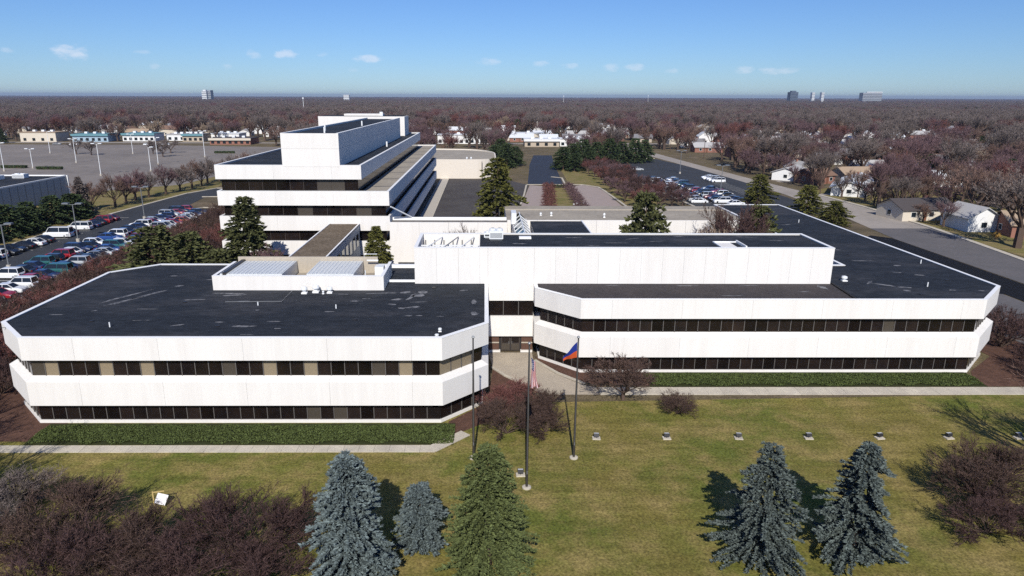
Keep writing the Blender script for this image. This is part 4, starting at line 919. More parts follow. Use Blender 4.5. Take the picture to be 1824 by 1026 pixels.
def far_house(x, y, z):
    a_, w2, h2, wc, rc = rr.choice((0,90,0,90,20,-15)), rr.choice((11.,13.,15.)), rr.choice((2.8,2.8,5.0)), rr.choice((0,0,1,2,3,0)), rr.choice((0,1,2,5,3,4,5,5,0,0))
    ln = '%s%s house with a %s roof %s' % ('two-storey ' if h2 > 4 else '', ('white','cream','brick','tan','blue')[wc], ('white','brown','grey','dark','tan','pale grey')[rc], z[1])
    house(ln, x, y, a_, w2, 8.5, h2, 2.1, wc, rc, group=('%s with %s roofs' % (z[2], ('white','brown','grey','dark','tan','pale grey')[rc])), full=True)
for row in range(13):
    y = 265+row*34+rr.uniform(-4,4)
    for c in range(12):
        x = 122+c*27+rr.uniform(-5,5)
        if x > .74*y or (row > 5 and rr.random() < .4): continue
        far_house(x, y+rr.uniform(-6,6), zone[0])
for row in range(3):
    for c in range(5):
        x = 150+c*24+rr.uniform(-4,4); y = 168+row*30+rr.uniform(-4,4)
        if x < .74*y and x > 132: far_house(x, y, zone[0])
for row in range(4):
    y = 455+row*42
    for c in range(13):
        x = -100+c*20+rr.uniform(-5,5)
        if rr.random() < .3 or abs(x-137) < 20: continue
        far_house(x, y+rr.uniform(-7,7), zone[1])
for row in range(7):
    y = 640+row*55
    for c in range(26):
        x = -.62*y+c*.052*y+rr.uniform(-12,12)
        if rr.random() < .42 or (x > 100 and y < 690): continue
        far_house(x, y+rr.uniform(-16,16), ('far','far off in the woods','far houses in the woods'))
for row in range(4):
    y = 505+row*40
    for c in range(12):
        x = -400+c*25+rr.uniform(-6,6)
        if rr.random() < .4: continue
        far_house(x, y+rr.uniform(-7,7), zone[2])

# ------------------------------------------------------------------ larger low buildings
def hall(name, label, x, y, w_, d_, h, wm, rm, rz=0, nwin=8, stripe=None, cat='building'):
    r = empty(name, (x,y,-.06), R(rz)); tag(r, label, cat); HOUSES.append((x,y,max(w_,d_)*.55+2))
    MB().box(-w_/2,w_/2,-d_/2,d_/2,0,h).obj('wall', wm, r)
    rf = MB().box(-w_/2-.4,w_/2+.4,-d_/2-.4,d_/2+.4,h+.003,h+.35).obj('roof', rm, r)
    if stripe: MB().box(-w_/2-.5,w_/2+.5,-d_/2-.9,-d_/2-.41,h-.9,h+.4).obj('fascia', stripe, r)
    me = MB().box(-.9,.9,-.05,.05,.6,2.3).mesh('window')
    for k in range(nwin): link('window', me, M_GLASSB, r, (-w_/2+w_*(k+.5)/nwin,-d_/2-.03,0))
    for k in range(3): MB().box(-w_*.3+k*w_*.25,-w_*.3+k*w_*.25+1.8,-1,1,h+.353,h+1.4).obj('roof_unit', M_METALW, rf)
    return r
TEAL = mat('teal_roof', (.11,.24,.28), .6, .4)
hall('shop','white shop with a teal roof band, middle one behind the empty car park', -219,452,20,14,4.6,WALLC[0],TEAL,0,6,TEAL)
hall('shop','low white shop with a pale roof between the teal roofed shops', -197,458,15,13,3.8,WALLC[0],ROOFC[5],6,4)
hall('shop','tan shop with a narrow teal fascia near the brown roofed restaurant', -184,449,13,12,4.4,WALLC[3],ROOFC[2],0,4,TEAL)
hall('shop','shop with a teal roof band left of the long teal one', -246,446,22,14,4.4,WALLC[4],TEAL,0,6,TEAL)
hall('shop','cream box-fronted shop at the left of the teal roofs', -277,444,22,14,5.6,WALLC[1],ROOFC[4],0,4)
hall('shop','white shop right of the teal roof band', -168,462,18,14,4.2,WALLC[0],ROOFC[0],0,5)
hall('restaurant','restaurant with a broad dark brown roof and pale fascia behind the empty car park', -151,424,24,16,3.4,WALLC[2],ROOFC[3],0,7,WALLC[1])
hall('shop','low flat pale shop at the far end of the navy drive', 33,412,20,14,4.0,WALLC[3],ROOFC[0],0,4,WALLC[0])
hall('shop','white shop with blue windows right of the drive end', 52,416,16,12,4.2,WALLC[0],ROOFC[0],0,5)
hall('shop','broad flat white building left of the drive end', -16,436,26,14,5.2,WALLC[0],ROOFC[0],0,8)
hall('school','long pale flat building far behind the drive', 20,470,40,14,4.6,WALLC[1],ROOFC[0],0,10)
WS = empty('grey_shed',(0,0,0)); tag(WS, 'grey blue metal shed with a flat dark roof at the left edge', 'shed')
MB().box(-170,-118,120,196,-.06,5.9).obj('wall', M_BLUEW, WS)
MB().box(-169.6,-118.4,120.4,195.6,5.903,6.0).obj('roof', M_ROOFB, WS)
MB().box(-118.35,-117.97,119.98,196.02,5.903,6.25).obj('coping', M_COPING, WS); MB().box(-170,-118.36,195.65,196.03,5.903,6.3).obj('coping', M_COPING, WS)
MB().box(-117.96,-117.7,195.7,196.1,-.06,6.2).obj('corner_post', M_COPING, WS)
for k in range(25): MB().box(-117.98,-117.95,120.5+3*k,120.56+3*k,0,5.85).obj('siding_seam', M_MULLG, WS)
for k,(x,y) in enumerate([(-131,186),(-138,184.5),(-146,187),(-127,190)]):
    hvac('air_unit', 'white air unit on the grey shed roof, number %s from the right' % ('two','three','four','one')[k], x, y, 6.0, 3.2, 2.2, 1.2)
HOUSES.append((-144,160,45))

for k,(x,y,l_) in enumerate([(-187,277,'dark clipped hedge strip at the left edge of the empty car park'),(-170,272,'dark clipped hedge strip right of the first in the empty car park'),(-131,352,'dark bush clump at the right end of the empty car park')]):
    r_ = np.random.RandomState(k); n_ = 2600; P_ = np.c_[r_.uniform(-5,5,n_), r_.uniform(-.8,.8,n_), r_.uniform(0,1.1,n_)]
    d_ = r_.normal(size=(n_,3)); d_ /= np.linalg.norm(d_,axis=1)[:,None]; s_ = np.cross(d_, r_.normal(size=(n_,3))); s_ /= np.linalg.norm(s_,axis=1)[:,None]
    h_ = empty('hedge',(x,y,-.03)); tag(h_, l_, 'hedge'); link('foliage', quad_mesh('foliage', np.stack([P_-d_*.2,P_+s_*.14,P_+d_*.2,P_-s_*.14],1), M_DARKCON), None, h_); MB().box(-4.7,4.7,-.5,.5,0,.7).obj('stems', M_TRUNK, h_)
# ------------------------------------------------------------------ far towers on the skyline
def tower(label, x, y, w_, d_, h, m, top=None, name='tower_block'):
    r = empty(name, (x,y,-.06)); tag(r, label, 'tower')
    MB().box(-w_/2,w_/2,-d_/2,d_/2,0,h).obj('wall', m, r)
    for k in range(int(h/8)):
        MB().box(-w_/2-.3,w_/2+.3,-d_/2-.4,-d_/2-.05,8*k+3,8*k+5).obj('window_band', M_GLASSB, r)
    if top: MB().box(-w_/2*top,w_/2*top,-d_/2*top,d_/2*top,h+.1,h+h*.12).obj('plant_room', m, r)
    return r
FARG = mat('far_grey', (.28,.30,.33), .8, .3); FARW = mat('far_white', (.62,.64,.66), .8, .3); FARD = mat('far_dark', (.08,.10,.13), .8, .3)
tower('pale square tower breaking the skyline on the left', -1310,3350,22,30,48,FARW,.6); tower('grey slab joined behind the pale skyline tower on the left', -1290,3362,14,34,52,FARG)
tower('dark tower block on the right skyline, widest of the far towers', 1690,3900,42,40,57,FARD,.6)
tower('left one of two slim white towers on the right skyline', 1800,3900,15,20,56,FARW); tower('right one of two slim white towers on the right skyline', 1852,3900,15,20,56,FARW)
tb_ = tower('long pale block with a white roof line on the right skyline', 2120,3900,105,40,55,FARG); MB().box(-35,52,-22,-15,55.5,60).obj('roof_slab', FARW, tb_)
tower('small white water tower top just above the trees left of centre', -640,3300,26,20,33,FARW,None)
def mast(label, x, y, h, name='mast', m=None):
    r = empty(name,(x,y,-.06)); tag(r, label, 'mast')
    MB().tube([(0,0,0),(0,0,h*.6),(0,0,h)],[.5,.35,.2],6).obj('pole', m or M_METALW, r)
    MB().box(-.9,.9,-.5,.5,h-2.2,h-.2).obj('antenna_head', m or M_METALW, r); MB().box(-.8,.8,-.8,.8,0,.5).obj('base', M_KERB, r)
mast('slim white mast rising from the trees left of the penthouse', -268,1050,26); mast('white mast on the skyline near the centre', 210,1900,31); mast('white mast on the skyline right of centre', 505,2200,33)
mast('wooden utility pole behind the evergreen clump', 93,520,17, 'utility_pole', M_TRUNK)

# ------------------------------------------------------------------ woods
LOTS = [[(-420,205),(-121,205),(-99,225),(-92,300),(-110,395),(-200,412),(-420,412)], [(47,300),(52,160),(104,160),(104,250),(96,330),(60,330)], [(70,300),(100,300),(92,445),(66,445)],[(-420,420),(420,430),(420,455),(-420,440)],[(8,290),(40,290),(44,440),(14,440)]]
def inside(p, poly):
    x, y = p; c = False; n = len(poly)
    for i in range(n):
        (x1,y1),(x2,y2) = poly[i], poly[i-1]
        if (y1 > y) != (y2 > y) and x < (x2-x1)*(y-y1)/(y2-y1)+x1: c = not c
    return c
HA = np.array([(h[0],h[1],h[2]) for h in HOUSES])
HF = np.array([random.Random(i).random() for i in range(len(HOUSES))])
def free(x, y, pad=0):
    if y < 330 and -125 < x < 101: return False
    for l in LOTS:
        if inside((x,y), l): return False
    d = np.hypot(HA[:,0]-x, HA[:,1]-y) < HA[:,2]+pad-1.5
    if y > 330:
        u = y/np.maximum(HA[:,1],1); d |= (HF > .2) & (np.abs(HA[:,0]*u-x) < 9) & (HA[:,1]-y > 0) & (HA[:,1]-y < 34*HF)
    return not d.any()
rw = random.Random(77); cand = []
y = 128.
while y < 900:
    step = 9.5
    x = -.74*y-20
    while x < .84*y+20:
        px, py = x+rw.uniform(-4.5,4.5), y+rw.uniform(-4.5,4.5)
        keep = .9 if py < 200 else .55 if py < 330 else .40 if py < 640 else .62
        if px > 100 and py < 260: keep = .62 if py > 165 else .4
        if px < -125 and py < 440: keep = 0
        if -60 < px < 70 and 330 < py < 420: keep = .35
        if rw.random() < keep and free(px,py): cand.append((px,py))
        x += step
    y += step
cand.sort(key=lambda p: math.hypot(p[0],p[1]))
near, rest = cand[:180], cand[180:]
KIND = [(tA,M_TWIGP,'purple brown'),(tB,M_TWIGB,'brown'),(tC,M_TWIGG,'grey brown'),(tB,M_TWIGP,'purple brown'),(tA,M_TWIGB,'brown'),(tB,M_TWIGT,'pale tan'),(tA,M_TWIGR,'red brown')]
for (x,y) in near:
    k = rw.choices(range(7),(5,4,3,4,3,1,2.5))[0]; mm, cm, cn = KIND[k]
    side = 'right of the road' if x > 80 else ('behind the empty car park' if x < -100 else 'behind the office grounds')
    s = rw.uniform(.85,1.55)
    plant('bare_tree', '%s bare tree in the woods %s' % (cn, side), 'tree', mm, x, y, s=s, sz=min(1.1,s*rw.uniform(.8,1.0)), group='%s bare trees %s' % (cn, side), cm=cm)
for k,(x,y,s) in enumerate([(103.4,152,.55),(102.8,158.5,.5),(104.5,171,.75),(115,168,.9),(109,199.5,.75),(122,209,.95),(105.5,216,.7),(108,225,.8),(104,231,.7),(103.8,176,.5),(105,183.5,.55),(106.5,191,.6),(119,161.5,.7),(125,169,.8),(113,180,.62),(121,188,.8),(117,199.5,.7),(127,181,.8),(132,173,.8),(110.5,195,.5),(127,156,.75),(134,160,.85),(104,199,.5)]):
    mm, cm, cn = KIND[k % 5]
    plant('bare_tree', 'bare tree in the front gardens of the houses beside the road', 'tree', mm, x, y, s=s, sz=s*.9, group='garden trees beside the road', cm=cm)
for k in range(26):
    x = rw.uniform(110,330); y = rw.uniform(max(180,x/.78),520)
    if free(x,y): plant('conifer', 'lone dark evergreen among the houses right of the road', 'conifer', con_b, x, y, s=rw.uniform(.6,.9), sz=rw.uniform(.8,1.1), group='lone evergreens among the houses')
def scatter(name, label, src, pts):
    me = bpy.data.meshes.new(name); me.from_pydata([(p[0],p[1],-.06) for p in pts], [], [])
    a = me.attributes.new('sc','FLOAT_VECTOR','POINT'); a.data.foreach_set('vector', np.array([(p[2],p[2],p[3]) for p in pts], dtype=np.float32).reshape(-1))
    b = me.attributes.new('rt','FLOAT_VECTOR','POINT'); b.data.foreach_set('vector', np.array([(0,0,rw.uniform(0,6.28)) for p in pts], dtype=np.float32).reshape(-1))
    o = bpy.data.objects.new(name, me); COL.objects.link(o); tag(o, label, 'woods', None, 'stuff')
    g = bpy.data.node_groups.new(name, 'GeometryNodeTree'); g.interface.new_socket('Geometry', in_out='INPUT', socket_type='NodeSocketGeometry'); g.interface.new_socket('Geometry', in_out='OUTPUT', socket_type='NodeSocketGeometry')
    N = g.nodes; L = g.links; gi = N.new('NodeGroupInput'); go = N.new('NodeGroupOutput'); oi = N.new('GeometryNodeObjectInfo'); oi.inputs[0].default_value = src
    ip = N.new('GeometryNodeInstanceOnPoints'); mp = N.new('GeometryNodeMeshToPoints')
    s = N.new('GeometryNodeInputNamedAttribute'); s.data_type = 'FLOAT_VECTOR'; s.inputs[0].default_value = 'sc'
    t = N.new('GeometryNodeInputNamedAttribute'); t.data_type = 'FLOAT_VECTOR'; t.inputs[0].default_value = 'rt'
    L.new(gi.outputs[0], mp.inputs[0]); L.new(mp.outputs[0], ip.inputs['Points']); L.new(oi.outputs['Geometry'], ip.inputs['Instance']); L.new(s.outputs[0], ip.inputs['Scale']); L.new(t.outputs[0], ip.inputs['Rotation']); L.new(ip.outputs[0], go.inputs[0])
    md = o.modifiers.new('woods','NODES'); md.node_group = g; return o
def joined(name, meshes, cm):
    """one mesh of trunk and twigs for the distant woods"""
    vs = []; fs = []; mi = []
    for k, me in enumerate(meshes):
        b = len(vs); vs += [tuple(v.co) for v in me.vertices]
        for p in me.polygons: fs.append(tuple(b+i for i in p.vertices)); mi.append(k)
    me = bpy.data.meshes.new(name); me.from_pydata(vs, [], fs); me.materials.append(M_TRUNK); me.materials.append(cm); me.polygons.foreach_set('material_index', mi); me.update()
    return bpy.data.objects.new(name, me)
bags = [[] for _ in range(5)]
def pick(x=0, y=0):
    a = math.sin(x/170+2.1*math.sin(y/260))+math.sin(y/210+1.7*math.sin(x/330)); b = math.sin(x/95+y/140)
    return rw.choices(range(5),(5,4+3*max(0,a),4+4*max(0,-a),1.2+1.8*max(0,b),1.4+2*max(0,-b)))[0]
for (x,y) in rest:
    s = rw.uniform(1.0,1.8); bags[pick(x,y)].append((x,y,s,min(1.2,s*rw.uniform(.75,.95))))
def ring(y0, y1, cell, smin, smax, flat):
    n = int(.5*(y1*y1-y0*y0)*1.66/cell)
    for _ in range(n):
        yy = math.sqrt(rw.uniform(y0*y0, y1*y1)); xx = rw.uniform(-.78,.88)*yy; s = rw.uniform(smin,smax)
        bags[pick(xx,yy)].append((xx,yy,s,rw.uniform(.72,1.05)*flat))
ring(900,2500,260,1.1,1.9,1.0); ring(2500,7000,1300,1.3,2.0,1.0); ring(7000,16000,9000,3.5,6.0,1.05)
srcs = [joined('woods_tree', tA, M_TWIGP), joined('woods_tree', tB, M_TWIGB), joined('woods_tree', tC, M_TWIGG), joined('woods_tree', tB, M_TWIGT), joined('woods_tree', tA, M_TWIGR)]
for k, nm in enumerate(('purple brown','brown','grey brown','pale tan','red brown')):
    scatter('woods', '%s bare woods spreading to the horizon' % nm, srcs[k], bags[k])
ev = joined('woods_evergreen', con_b, M_DARKCON); evp = []
for _ in range(900):
    yy = math.sqrt(rw.uniform(420**2,2600**2)); xx = rw.uniform(-.76,.86)*yy
    if free(xx,yy): evp.append((xx,yy,rw.uniform(.7,1.1),rw.uniform(1.0,1.4)))
scatter('evergreen_woods', 'dark evergreens scattered through the far woods', ev, evp)
HAZE = 0.00007
# ------------------------------------------------------------------ cars
PAINT = {}
def paint(n, c): PAINT[n] = mat('paint_'+n, c, .28, .5, coat=.6)
for n, c in (('white',(.72,.73,.74)),('silver',(.40,.42,.44)),('grey',(.14,.145,.155)),('black',(.012,.012,.014)),('navy',(.012,.022,.075)),('blue',(.02,.06,.22)),('red',(.28,.012,.02)),('maroon',(.13,.012,.025)),('teal',(.02,.10,.10)),('orange',(.40,.09,.03)),('tan',(.34,.28,.20))): paint(n, c)
M_TYRE = mat('tyre', (.015,.015,.016), .9, .2); M_RIM = mat('rim', (.35,.36,.37), .35, .5, metallic=.6); M_HEAD = mat('headlight', (.75,.78,.80), .15, .6); M_TAIL = mat('taillight', (.35,.01,.01), .2, .5); M_CGLASS = mat('car_glass', (.012,.014,.017), .08, .6)
def car_set(L, W, zs, zt, cab, top):
    """cab: greenhouse from..to along x at the shoulder; top: roof from..to"""
    h = W/2; b = MB()
    secs = [(-L/2,.80,.70),(-L/2+.12,.92,.9),(-L/2+.7,1,.99),(cab[0]+.1,1,1),(cab[1]-.1,1,1),(L/2-.6,.97,.92 if zs < 1 else .97),(L/2-.15,.9,.80),(L/2,.76,.66)]
    b.rings([[(x,-h*k,.26),(x,-h*k,zs*q*.72),(x,-h*k*.9,zs*q),(x,h*k*.9,zs*q),(x,h*k,zs*q*.72),(x,h*k,.26)] for x,k,q in secs])
    c0 = [(cab[0],-h*.88,zs*.97),(cab[1],-h*.86,zs*.97),(cab[1],h*.86,zs*.97),(cab[0],h*.88,zs*.97)]; t0 = [(top[0],-h*.70,zt-.06),(top[1],-h*.68,zt-.06),(top[1],h*.68,zt-.06),(top[0],h*.70,zt-.06)]
    g = MB(); g.loft(c0, t0)
    t1 = [(top[0]+.08,-h*.60,zt),(top[1]-.08,-h*.58,zt),(top[1]-.08,h*.58,zt),(top[0]+.08,h*.60,zt)]
    tt = [(x*1.0,y*1.04,z) for x,y,z in t0]; b.loft(tt, t1)
    for k in range(4): b.tube([Vector(c0[k])*1.0, Vector(tt[k])], .05, 4)
    mx = (top[0]+top[1])/2
    for s in (-1,1): b.tube([(mx,s*h*.885,zs*.97),(mx,s*h*.715,zt-.04)], .05, 4)
    for s in (-1,1): b.box(cab[1]-.35,cab[1]-.2,s*h*1.0-.06 if s > 0 else -h-.06,s*h+.06 if s > 0 else -h+.06,zs*.93,zs*1.06)
    wh = MB(); rim = MB()
    def disc(m_, r, y0, y1): m_.rings([[(r*math.cos(2*math.pi*k/14), y, r*math.sin(2*math.pi*k/14)) for k in range(14)] for y in (y0,y1)])
    rw_ = .32 if zs < 1 else .36; disc(wh, rw_, -.1, .1); disc(rim, rw_*.6, -.112, .112)
    hl = MB().box(-.06,.06,-.18,.18,-.08,.08); tl = MB().box(-.05,.05,-.14,.14,-.1,.1)
    return dict(body=b.mesh('body'), glass=g.mesh('windows'), wheel=wh.mesh('tyre'), rim=rim.mesh('rim'), hl=hl.mesh('headlight'), tl=tl.mesh('taillight'), L=L, W=W, zs=zs, r=rw_)
CARS = {'sedan': car_set(4.7,1.82,.93,1.44,(-1.9,1.15),(-1.15,.35)), 'hatchback': car_set(4.2,1.76,.96,1.5,(-1.95,1.05),(-1.6,.35)), 'sport utility car': car_set(4.7,1.88,1.06,1.74,(-2.2,1.15),(-2.0,.5)), 'minivan': car_set(5.0,1.95,1.08,1.80,(-2.35,1.6),(-2.2,.9)), 'van': car_set(5.5,2.0,1.2,2.15,(-2.65,2.0),(-2.6,1.4))}
def car(kind, colour, x, y, rz, label, group, small=False):
    c = CARS[kind]; r = empty('parked_car', (x,y,-.01), rz); tag(r, label, 'car', group)
    def lk(n, me, m, p=r, loc=(0,0,0)):
        o = bpy.data.objects.new(n, me); COL.objects.link(o); o.parent = p; o.location = loc
        if not me.materials: me.materials.append(m)
        o.material_slots[0].link = 'OBJECT'; o.material_slots[0].material = m; return o
    lk('body', c['body'], PAINT[colour]); lk('windows', c['glass'], M_CGLASS)
    for sx in (-1,1):
        for sy in (-1,1):
            w_ = lk('wheel', c['wheel'], M_TYRE, r, (sx*c['L']*.3, sy*(c['W']/2-.11), c['r']))
            if not small: lk('rim', c['rim'], M_RIM, w_)
    for sy in (-1,1):
        if small: continue
        lk('headlight', c['hl'], M_HEAD, r, (c['L']/2-.07, sy*c['W']*.31, c['zs']*.62)); lk('taillight', c['tl'], M_TAIL, r, (-c['L']/2+.03, sy*c['W']*.33, c['zs']*.68))
ORD = ['first','second','third','fourth','fifth','sixth','seventh','eighth','ninth','tenth','eleventh','twelfth','thirteenth','fourteenth','fifteenth','sixteenth','seventeenth','eighteenth','nineteenth','twentieth','twenty-first','twenty-second','twenty-third','twenty-fourth','twenty-fifth','twenty-sixth','twenty-seventh','twenty-eighth','twenty-ninth']
K = {'s':'sedan','h':'hatchback','u':'sport utility car','m':'minivan','v':'van'}
C_ = {'w':'white','s':'silver','g':'grey','k':'black','n':'navy','b':'blue','r':'red','m':'maroon','t':'teal','o':'orange','a':'tan'}
def row(spec, x, y0, pitch, where, group, small=False, flip=0.5):
    q = random.Random(int(x*10)); i = -1
    for k, s in enumerate(spec.split()):
        if s == '-': continue
        i += 1
        y = y0+pitch*k+q.uniform(-.15,.15)
        car(K[s[0]], C_[s[1]], x+q.uniform(-.25,.25), y, (0 if q.random() < flip else math.pi)+q.uniform(-.03,.03), '%s %s, %s from the near end of %s' % (C_[s[1]], K[s[0]].replace('sport utility car','tall car'), ORD[i], where), group, small)
row('sk sr sw uw sr sn mt sn us sk sg ss sb ut hw sn sm uk hr sr us hw sr so ss sw sn hk', -69.6, 92.1, 2.75, 'the row nearest the offices', 'cars in the row nearest the offices', flip=.7)
row('uw sk sn ut hk ur sw un sk hw - sb uw sn sk sn uw sr ss sn hn us sr uk hr', -75.5, 105.8, 2.75, 'the middle row of the west lot', 'cars in the middle row of the west lot', flip=.3)
row('- sn uk - sn uw uw uk sk sk sw sk - vw sk - mw sn sk ur sm -', -87.2, 103.0, 2.75, 'the row under the conifers', 'cars in the row under the conifers', flip=.3)
row('sw us sk uk sg - sn - - ss sg hs sw uw sk sb sn uw sw sk', 59.0, 187.4, 2.75, 'the left row of the east lot', 'cars in the left row of the east lot', True)
row('uw sk hn sm us sk uk sn hr sg uk sb sn st uk hs sk sn sw sg -', 65.0, 187.4, 2.75, 'the middle row of the east lot', 'cars in the middle row of the east lot', True)
row('sk sn sg - sk uw sk sr - sn sg -', 70.6, 187.4, 2.75, 'the fourth row of the east lot', 'cars in the fourth row of the east lot', True)
row('sk - - - - - - - - - - - uw ss uw sw sw', 79.3, 201.4, 2.75, 'the right row of the east lot', 'cars in the right row of the east lot', True)
car('sedan','white',67.5,183.2,.2,'white sedan alone at the near end of the east lot','cars in the east lot',True)
car('sedan','silver',60.2,273,.1,'silver sedan alone at the far left of the east lot','cars in the east lot',True)
car('minivan','white',115,392,.2,'white minivan parked in a drive past the road bend','cars by the houses',True)
for k,(x,y,c) in enumerate(((-196,408,'white'),(-186,409,'silver'),(-238,407,'white'),(-249,409,'grey'))):
    car('sedan',c,x,y,.05*k,'%s car parked far off by the teal roofed shops, %s from the right' % (c, ('second','first','third','fourth')[k]),'cars by the shops',True)

# ------------------------------------------------------------------ light poles
def light_pole(label, x, y, h, arms=2, group=None, m=None):
    r = empty('light_pole', (x,y,-.03)); tag(r, label, 'light pole', group); m = m or M_METALW
    MB().lathe([(.35,0),(.35,.7)],10).obj('base', M_KERB, r)
    MB().tube([(0,0,.7),(0,0,h)],[.13,.09],8).obj('pole', m, r)
    for s in ((-1,1) if arms == 2 else (1,)):
        MB().tube([(0,0,h-.1),(s*1.3,0,h)],.05,5).obj('arm', m, r)
        MB().box(min(s*.7,s*1.9),max(s*.7,s*1.9),-.35,.35,h+.02,h+.28).obj('lamp_head', m, r)
for k,(x,y,h,a,l) in enumerate([(-182.7,264.7,10.5,2,'white lamp pole nearest the left edge in the empty car park'),(-179,276,7.5,2,'short two-headed lamp pole above the grey shed roof'),(-216.5,349,10.5,1,'far lamp pole in the empty car park left of the bare trees'),(-175.2,299.3,10,2,'lamp pole in the middle of the empty car park'),(-138.4,250.3,11.3,2,'tallest two-headed lamp pole near the corner of the grey shed'),(-174.5,347,9.5,2,'far lamp pole in the empty car park under the shops'),(-137.2,292.7,11,1,'lamp pole in the empty car park right of the tall two-headed one'),(-127.8,266,9,1,'single-headed lamp pole by the bare verge trees'),(-131.9,329,12,2,'lamp pole at the right end of the empty car park')]):
    light_pole(l, x, y, h, a)
for k,(x,y,l) in enumerate([(-79.5,112,'grey lamp pole by the nearest cars of the west lot'),(-80.5,134,'grey lamp pole halfway along the west lot'),(-79.8,160,'grey lamp pole at the far end of the west lot')]):
    light_pole(l, x, y, 7.5, 2, None, M_METALG)
for k,(x,y,l) in enumerate([(70.5,205,'lamp pole among the cars of the east lot'),(74,262,'lamp pole at the far end of the east lot')]):
    light_pole(l, x, y, 8.5, 2, None, M_METALG)
for k,(x,y,h) in enumerate([(104,330,9),(99,372,9),(103,255,8.5),(101,206,8.5)]):
    r = empty('utility_pole',(x,y,-.05)); tag(r, ['utility pole past the road bend','farthest utility pole along the road','utility pole by the wide purple tree','nearest utility pole beside the white roofed houses'][k], 'utility pole')
    MB().tube([(0,0,0),(0,0,h)],[.16,.11],7).obj('pole', M_TRUNK, r); MB().box(-1.1,1.1,-.06,.06,h-.8,h-.65).obj('crossarm', M_TRUNK, r)
    for s in (-.9,0,.9): MB().lathe([(.05,h-.65),(.06,h-.5),(.02,h-.45)],6,(s,0)).obj('insulator', M_METALG, r)

# ------------------------------------------------------------------ flagpoles and flags
def flagpole(label, x, y, h, m):
    r = empty('flagpole',(x,y,-.04)); tag(r, label, 'flagpole')
    MB().lathe([(.34,0),(.34,.1),(.22,.14)],16).obj('base', M_CONC, r)
    MB().tube([(0,0,.12),(0,0,h*.5),(0,0,h)],[.1,.085,.055],10).obj('pole', m, r)
    MB().lathe([(.01,h),(.09,h+.05),(.12,h+.12),(.09,h+.19),(.01,h+.24)],10).obj('finial', M_METALG, r)
    MB().box(-.03,.03,-.14,-.09,1.2,1.45).obj('cleat', M_METALG, r)
    MB().tube([(0,-.12,1.3),(0,-.1,h-.1)],.012,4).obj('halyard', M_METALG, r)
BRZ = mat('bronze_pole', (.055,.05,.048), .4, .5, metallic=.3)
flagpole('left bare flagpole of three, without a flag', -.9, 49.5, 10.2, BRZ)
flagpole('middle flagpole of three, nearest and tallest', 3.12, 45.15, 11.3, BRZ)
flagpole('right flagpole of three, by the blue and orange flag', 7.17, 49.5, 10.2, BRZ)
def cloth(fn, ns, nt, matfn, mats, name, label):
    mb = MB()
    for i in range(ns):
        for j in range(nt):
            mb.cur = matfn((i+.5)/ns,(j+.5)/nt); mb.face([fn(i/ns,j/nt),fn((i+1)/ns,j/nt),fn((i+1)/ns,(j+1)/nt),fn(i/ns,(j+1)/nt)])
    o = mb.obj(name, mats); return tag(o, label, 'flag')
F_W = mat('flag_white', (.78,.74,.74), .8, .1); F_R = mat('flag_red', (.42,.03,.045), .8, .1); F_B = mat('flag_blue', (.03,.045,.16), .8, .1); F_O = mat('flag_orange', (.42,.07,.02), .8, .1); F_BL = mat('flag_bright_blue', (.015,.03,.19), .8, .1)
def us(s, t):
    z = 10.35-2.25*s-.35*t*(1-s); x = 3.20+(.10+.46*t)*(.55+.5*s)+.05*math.sin(5*s+2*t); y = 45.05+.17*math.sin(t*10+s*2.5)*(.4+.6*s)
    return (x,y,z)
def usm(s, t):
    if t < 7/13 and s < .4:
        return 0 if (int(s/.4*11)+int(t*13/7*9)) % 2 == 0 and int(s/.4*11) % 2 == 1 else 2
    return 1 if int(t*13) % 2 == 0 else 0
cloth(us, 44, 52, usm, [F_W,F_R,F_B], 'striped_flag', 'limp red and white striped flag with blue corner hanging on the middle pole')
def f3(s, t):
    return (7.10-1.05*s, 49.5+.14*math.sin(s*8+t*2)*s, 9.9-1.3*t*(1-.8*s)-1.3*s**1.1)
cloth(f3, 26, 16, lambda s,t: 0 if t < .55 else 1, [F_BL,F_O], 'two_colour_flag', 'blue over orange flag drooping to the left of the right pole')

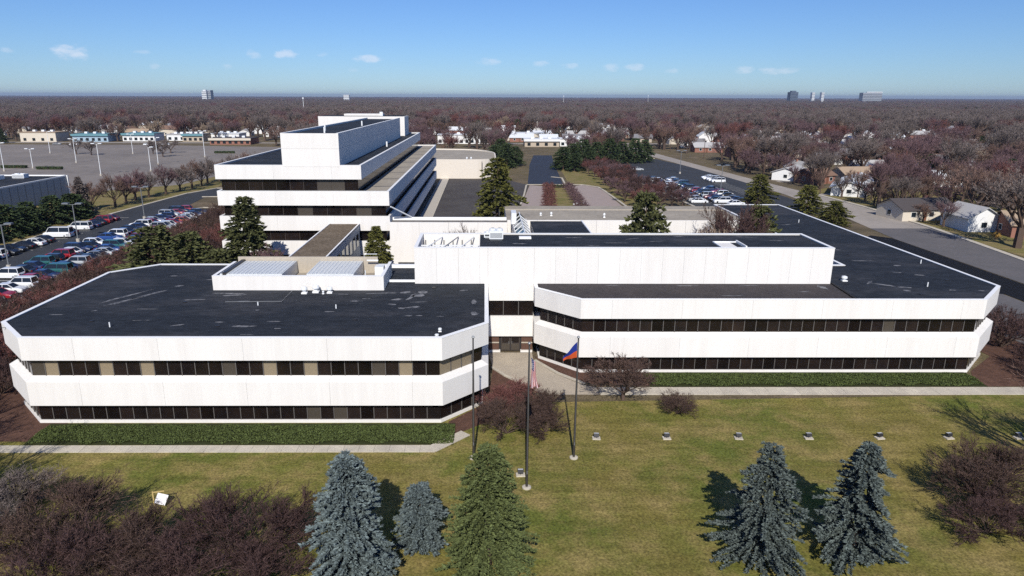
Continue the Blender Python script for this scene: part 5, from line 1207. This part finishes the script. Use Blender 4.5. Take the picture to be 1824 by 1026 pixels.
# ------------------------------------------------------------------ lawn floodlights and the small sign
def flood(label, x, y):
    r = empty('floodlight',(x,y,-.04),rng.uniform(-.15,.15)); tag(r, label, 'floodlight', 'lawn floodlights')
    MB().box(-.34,.34,-.26,.26,0,.09).obj('pad', M_CONC, r)
    MB().tube([(0,0,.09),(0,0,.28)],.05,6).obj('stem', M_DARKM, r)
    mb = MB(); mb.rings([[(-.2,-.16,.24),(.2,-.16,.24),(.2,.16,.24),(-.2,.16,.24)],[(-.24,-.06,.5),(.24,-.06,.5),(.24,.22,.44),(-.24,.22,.44)]]); mb.obj('housing', M_DARKM, r)
    mb = MB(); mb.face([(-.2,-.05,.506),(.2,-.05,.506),(.2,.2,.452),(-.2,.2,.452)]); mb.obj('lens', M_METALW, r)
for k,x in enumerate((9.5,15.5,21.65,27.65,33.75,39.7,45.7)):
    flood(ORD[k]+' lawn floodlight from the left in the line before the right wing', x, 52.75)
flood('lone lawn floodlight beside the middle flagpole', 2.75, 46.9)
SG = empty('lawn_sign',(-23.0,43.0,-.04),R(14)); tag(SG, 'small tilted white sign board on a post by the bare shrubs', 'sign')
MB().box(-.46,-.38,-.04,.04,0,1.15).obj('post', mat('pine_post', (.50,.38,.16), .8, .2), SG)
MB().box(-.38,.34,-.03,.03,1.05,1.12).obj('arm', MAT['pine_post'], SG)
sb = MB().box(-.36,.36,-.02,.02,-.36,.36).obj('board', mat('sign_white', (.80,.79,.82), .6, .3), SG, (.12,-.16,.56)); sb.rotation_euler = (R(-34),R(24),R(0))
def bollard(label, x, y):
    r = empty('bollard_light',(x,y,-.02)); tag(r, label, 'bollard'); MB().lathe([(.12,0),(.12,.8)],8).obj('post', M_METALG, r); MB().lathe([(.2,.8),(.25,1.0),(.2,1.15),(.03,1.2)],10).obj('lamp_globe', M_METALW, r)
for k,(x,y) in enumerate(((23.2,178),(24.2,179.5),(26,180),(26.8,178))): bollard(ORD[k]+' white globe lamp from the left at the near end of the loop island', x, y)
# ------------------------------------------------------------------ thin haze over the plain
if HAZE:
    hz = MB().box(-20000,20000,-250,24000,-1.6,78).obj('haze', bpy.data.materials.new('haze')); tag(hz, 'thin pale blue haze over the whole plain', 'haze', None, 'stuff')
    m_ = hz.data.materials[0]; m_.use_nodes = True; nt = m_.node_tree; nt.nodes.clear(); ou = nt.nodes.new('ShaderNodeOutputMaterial'); pv = nt.nodes.new('ShaderNodeVolumePrincipled')
    pv.inputs['Color'].default_value = (.62,.74,.95,1); pv.inputs['Density'].default_value = HAZE; pv.inputs['Anisotropy'].default_value = 0.2; nt.links.new(pv.outputs[0], ou.inputs['Volume'])
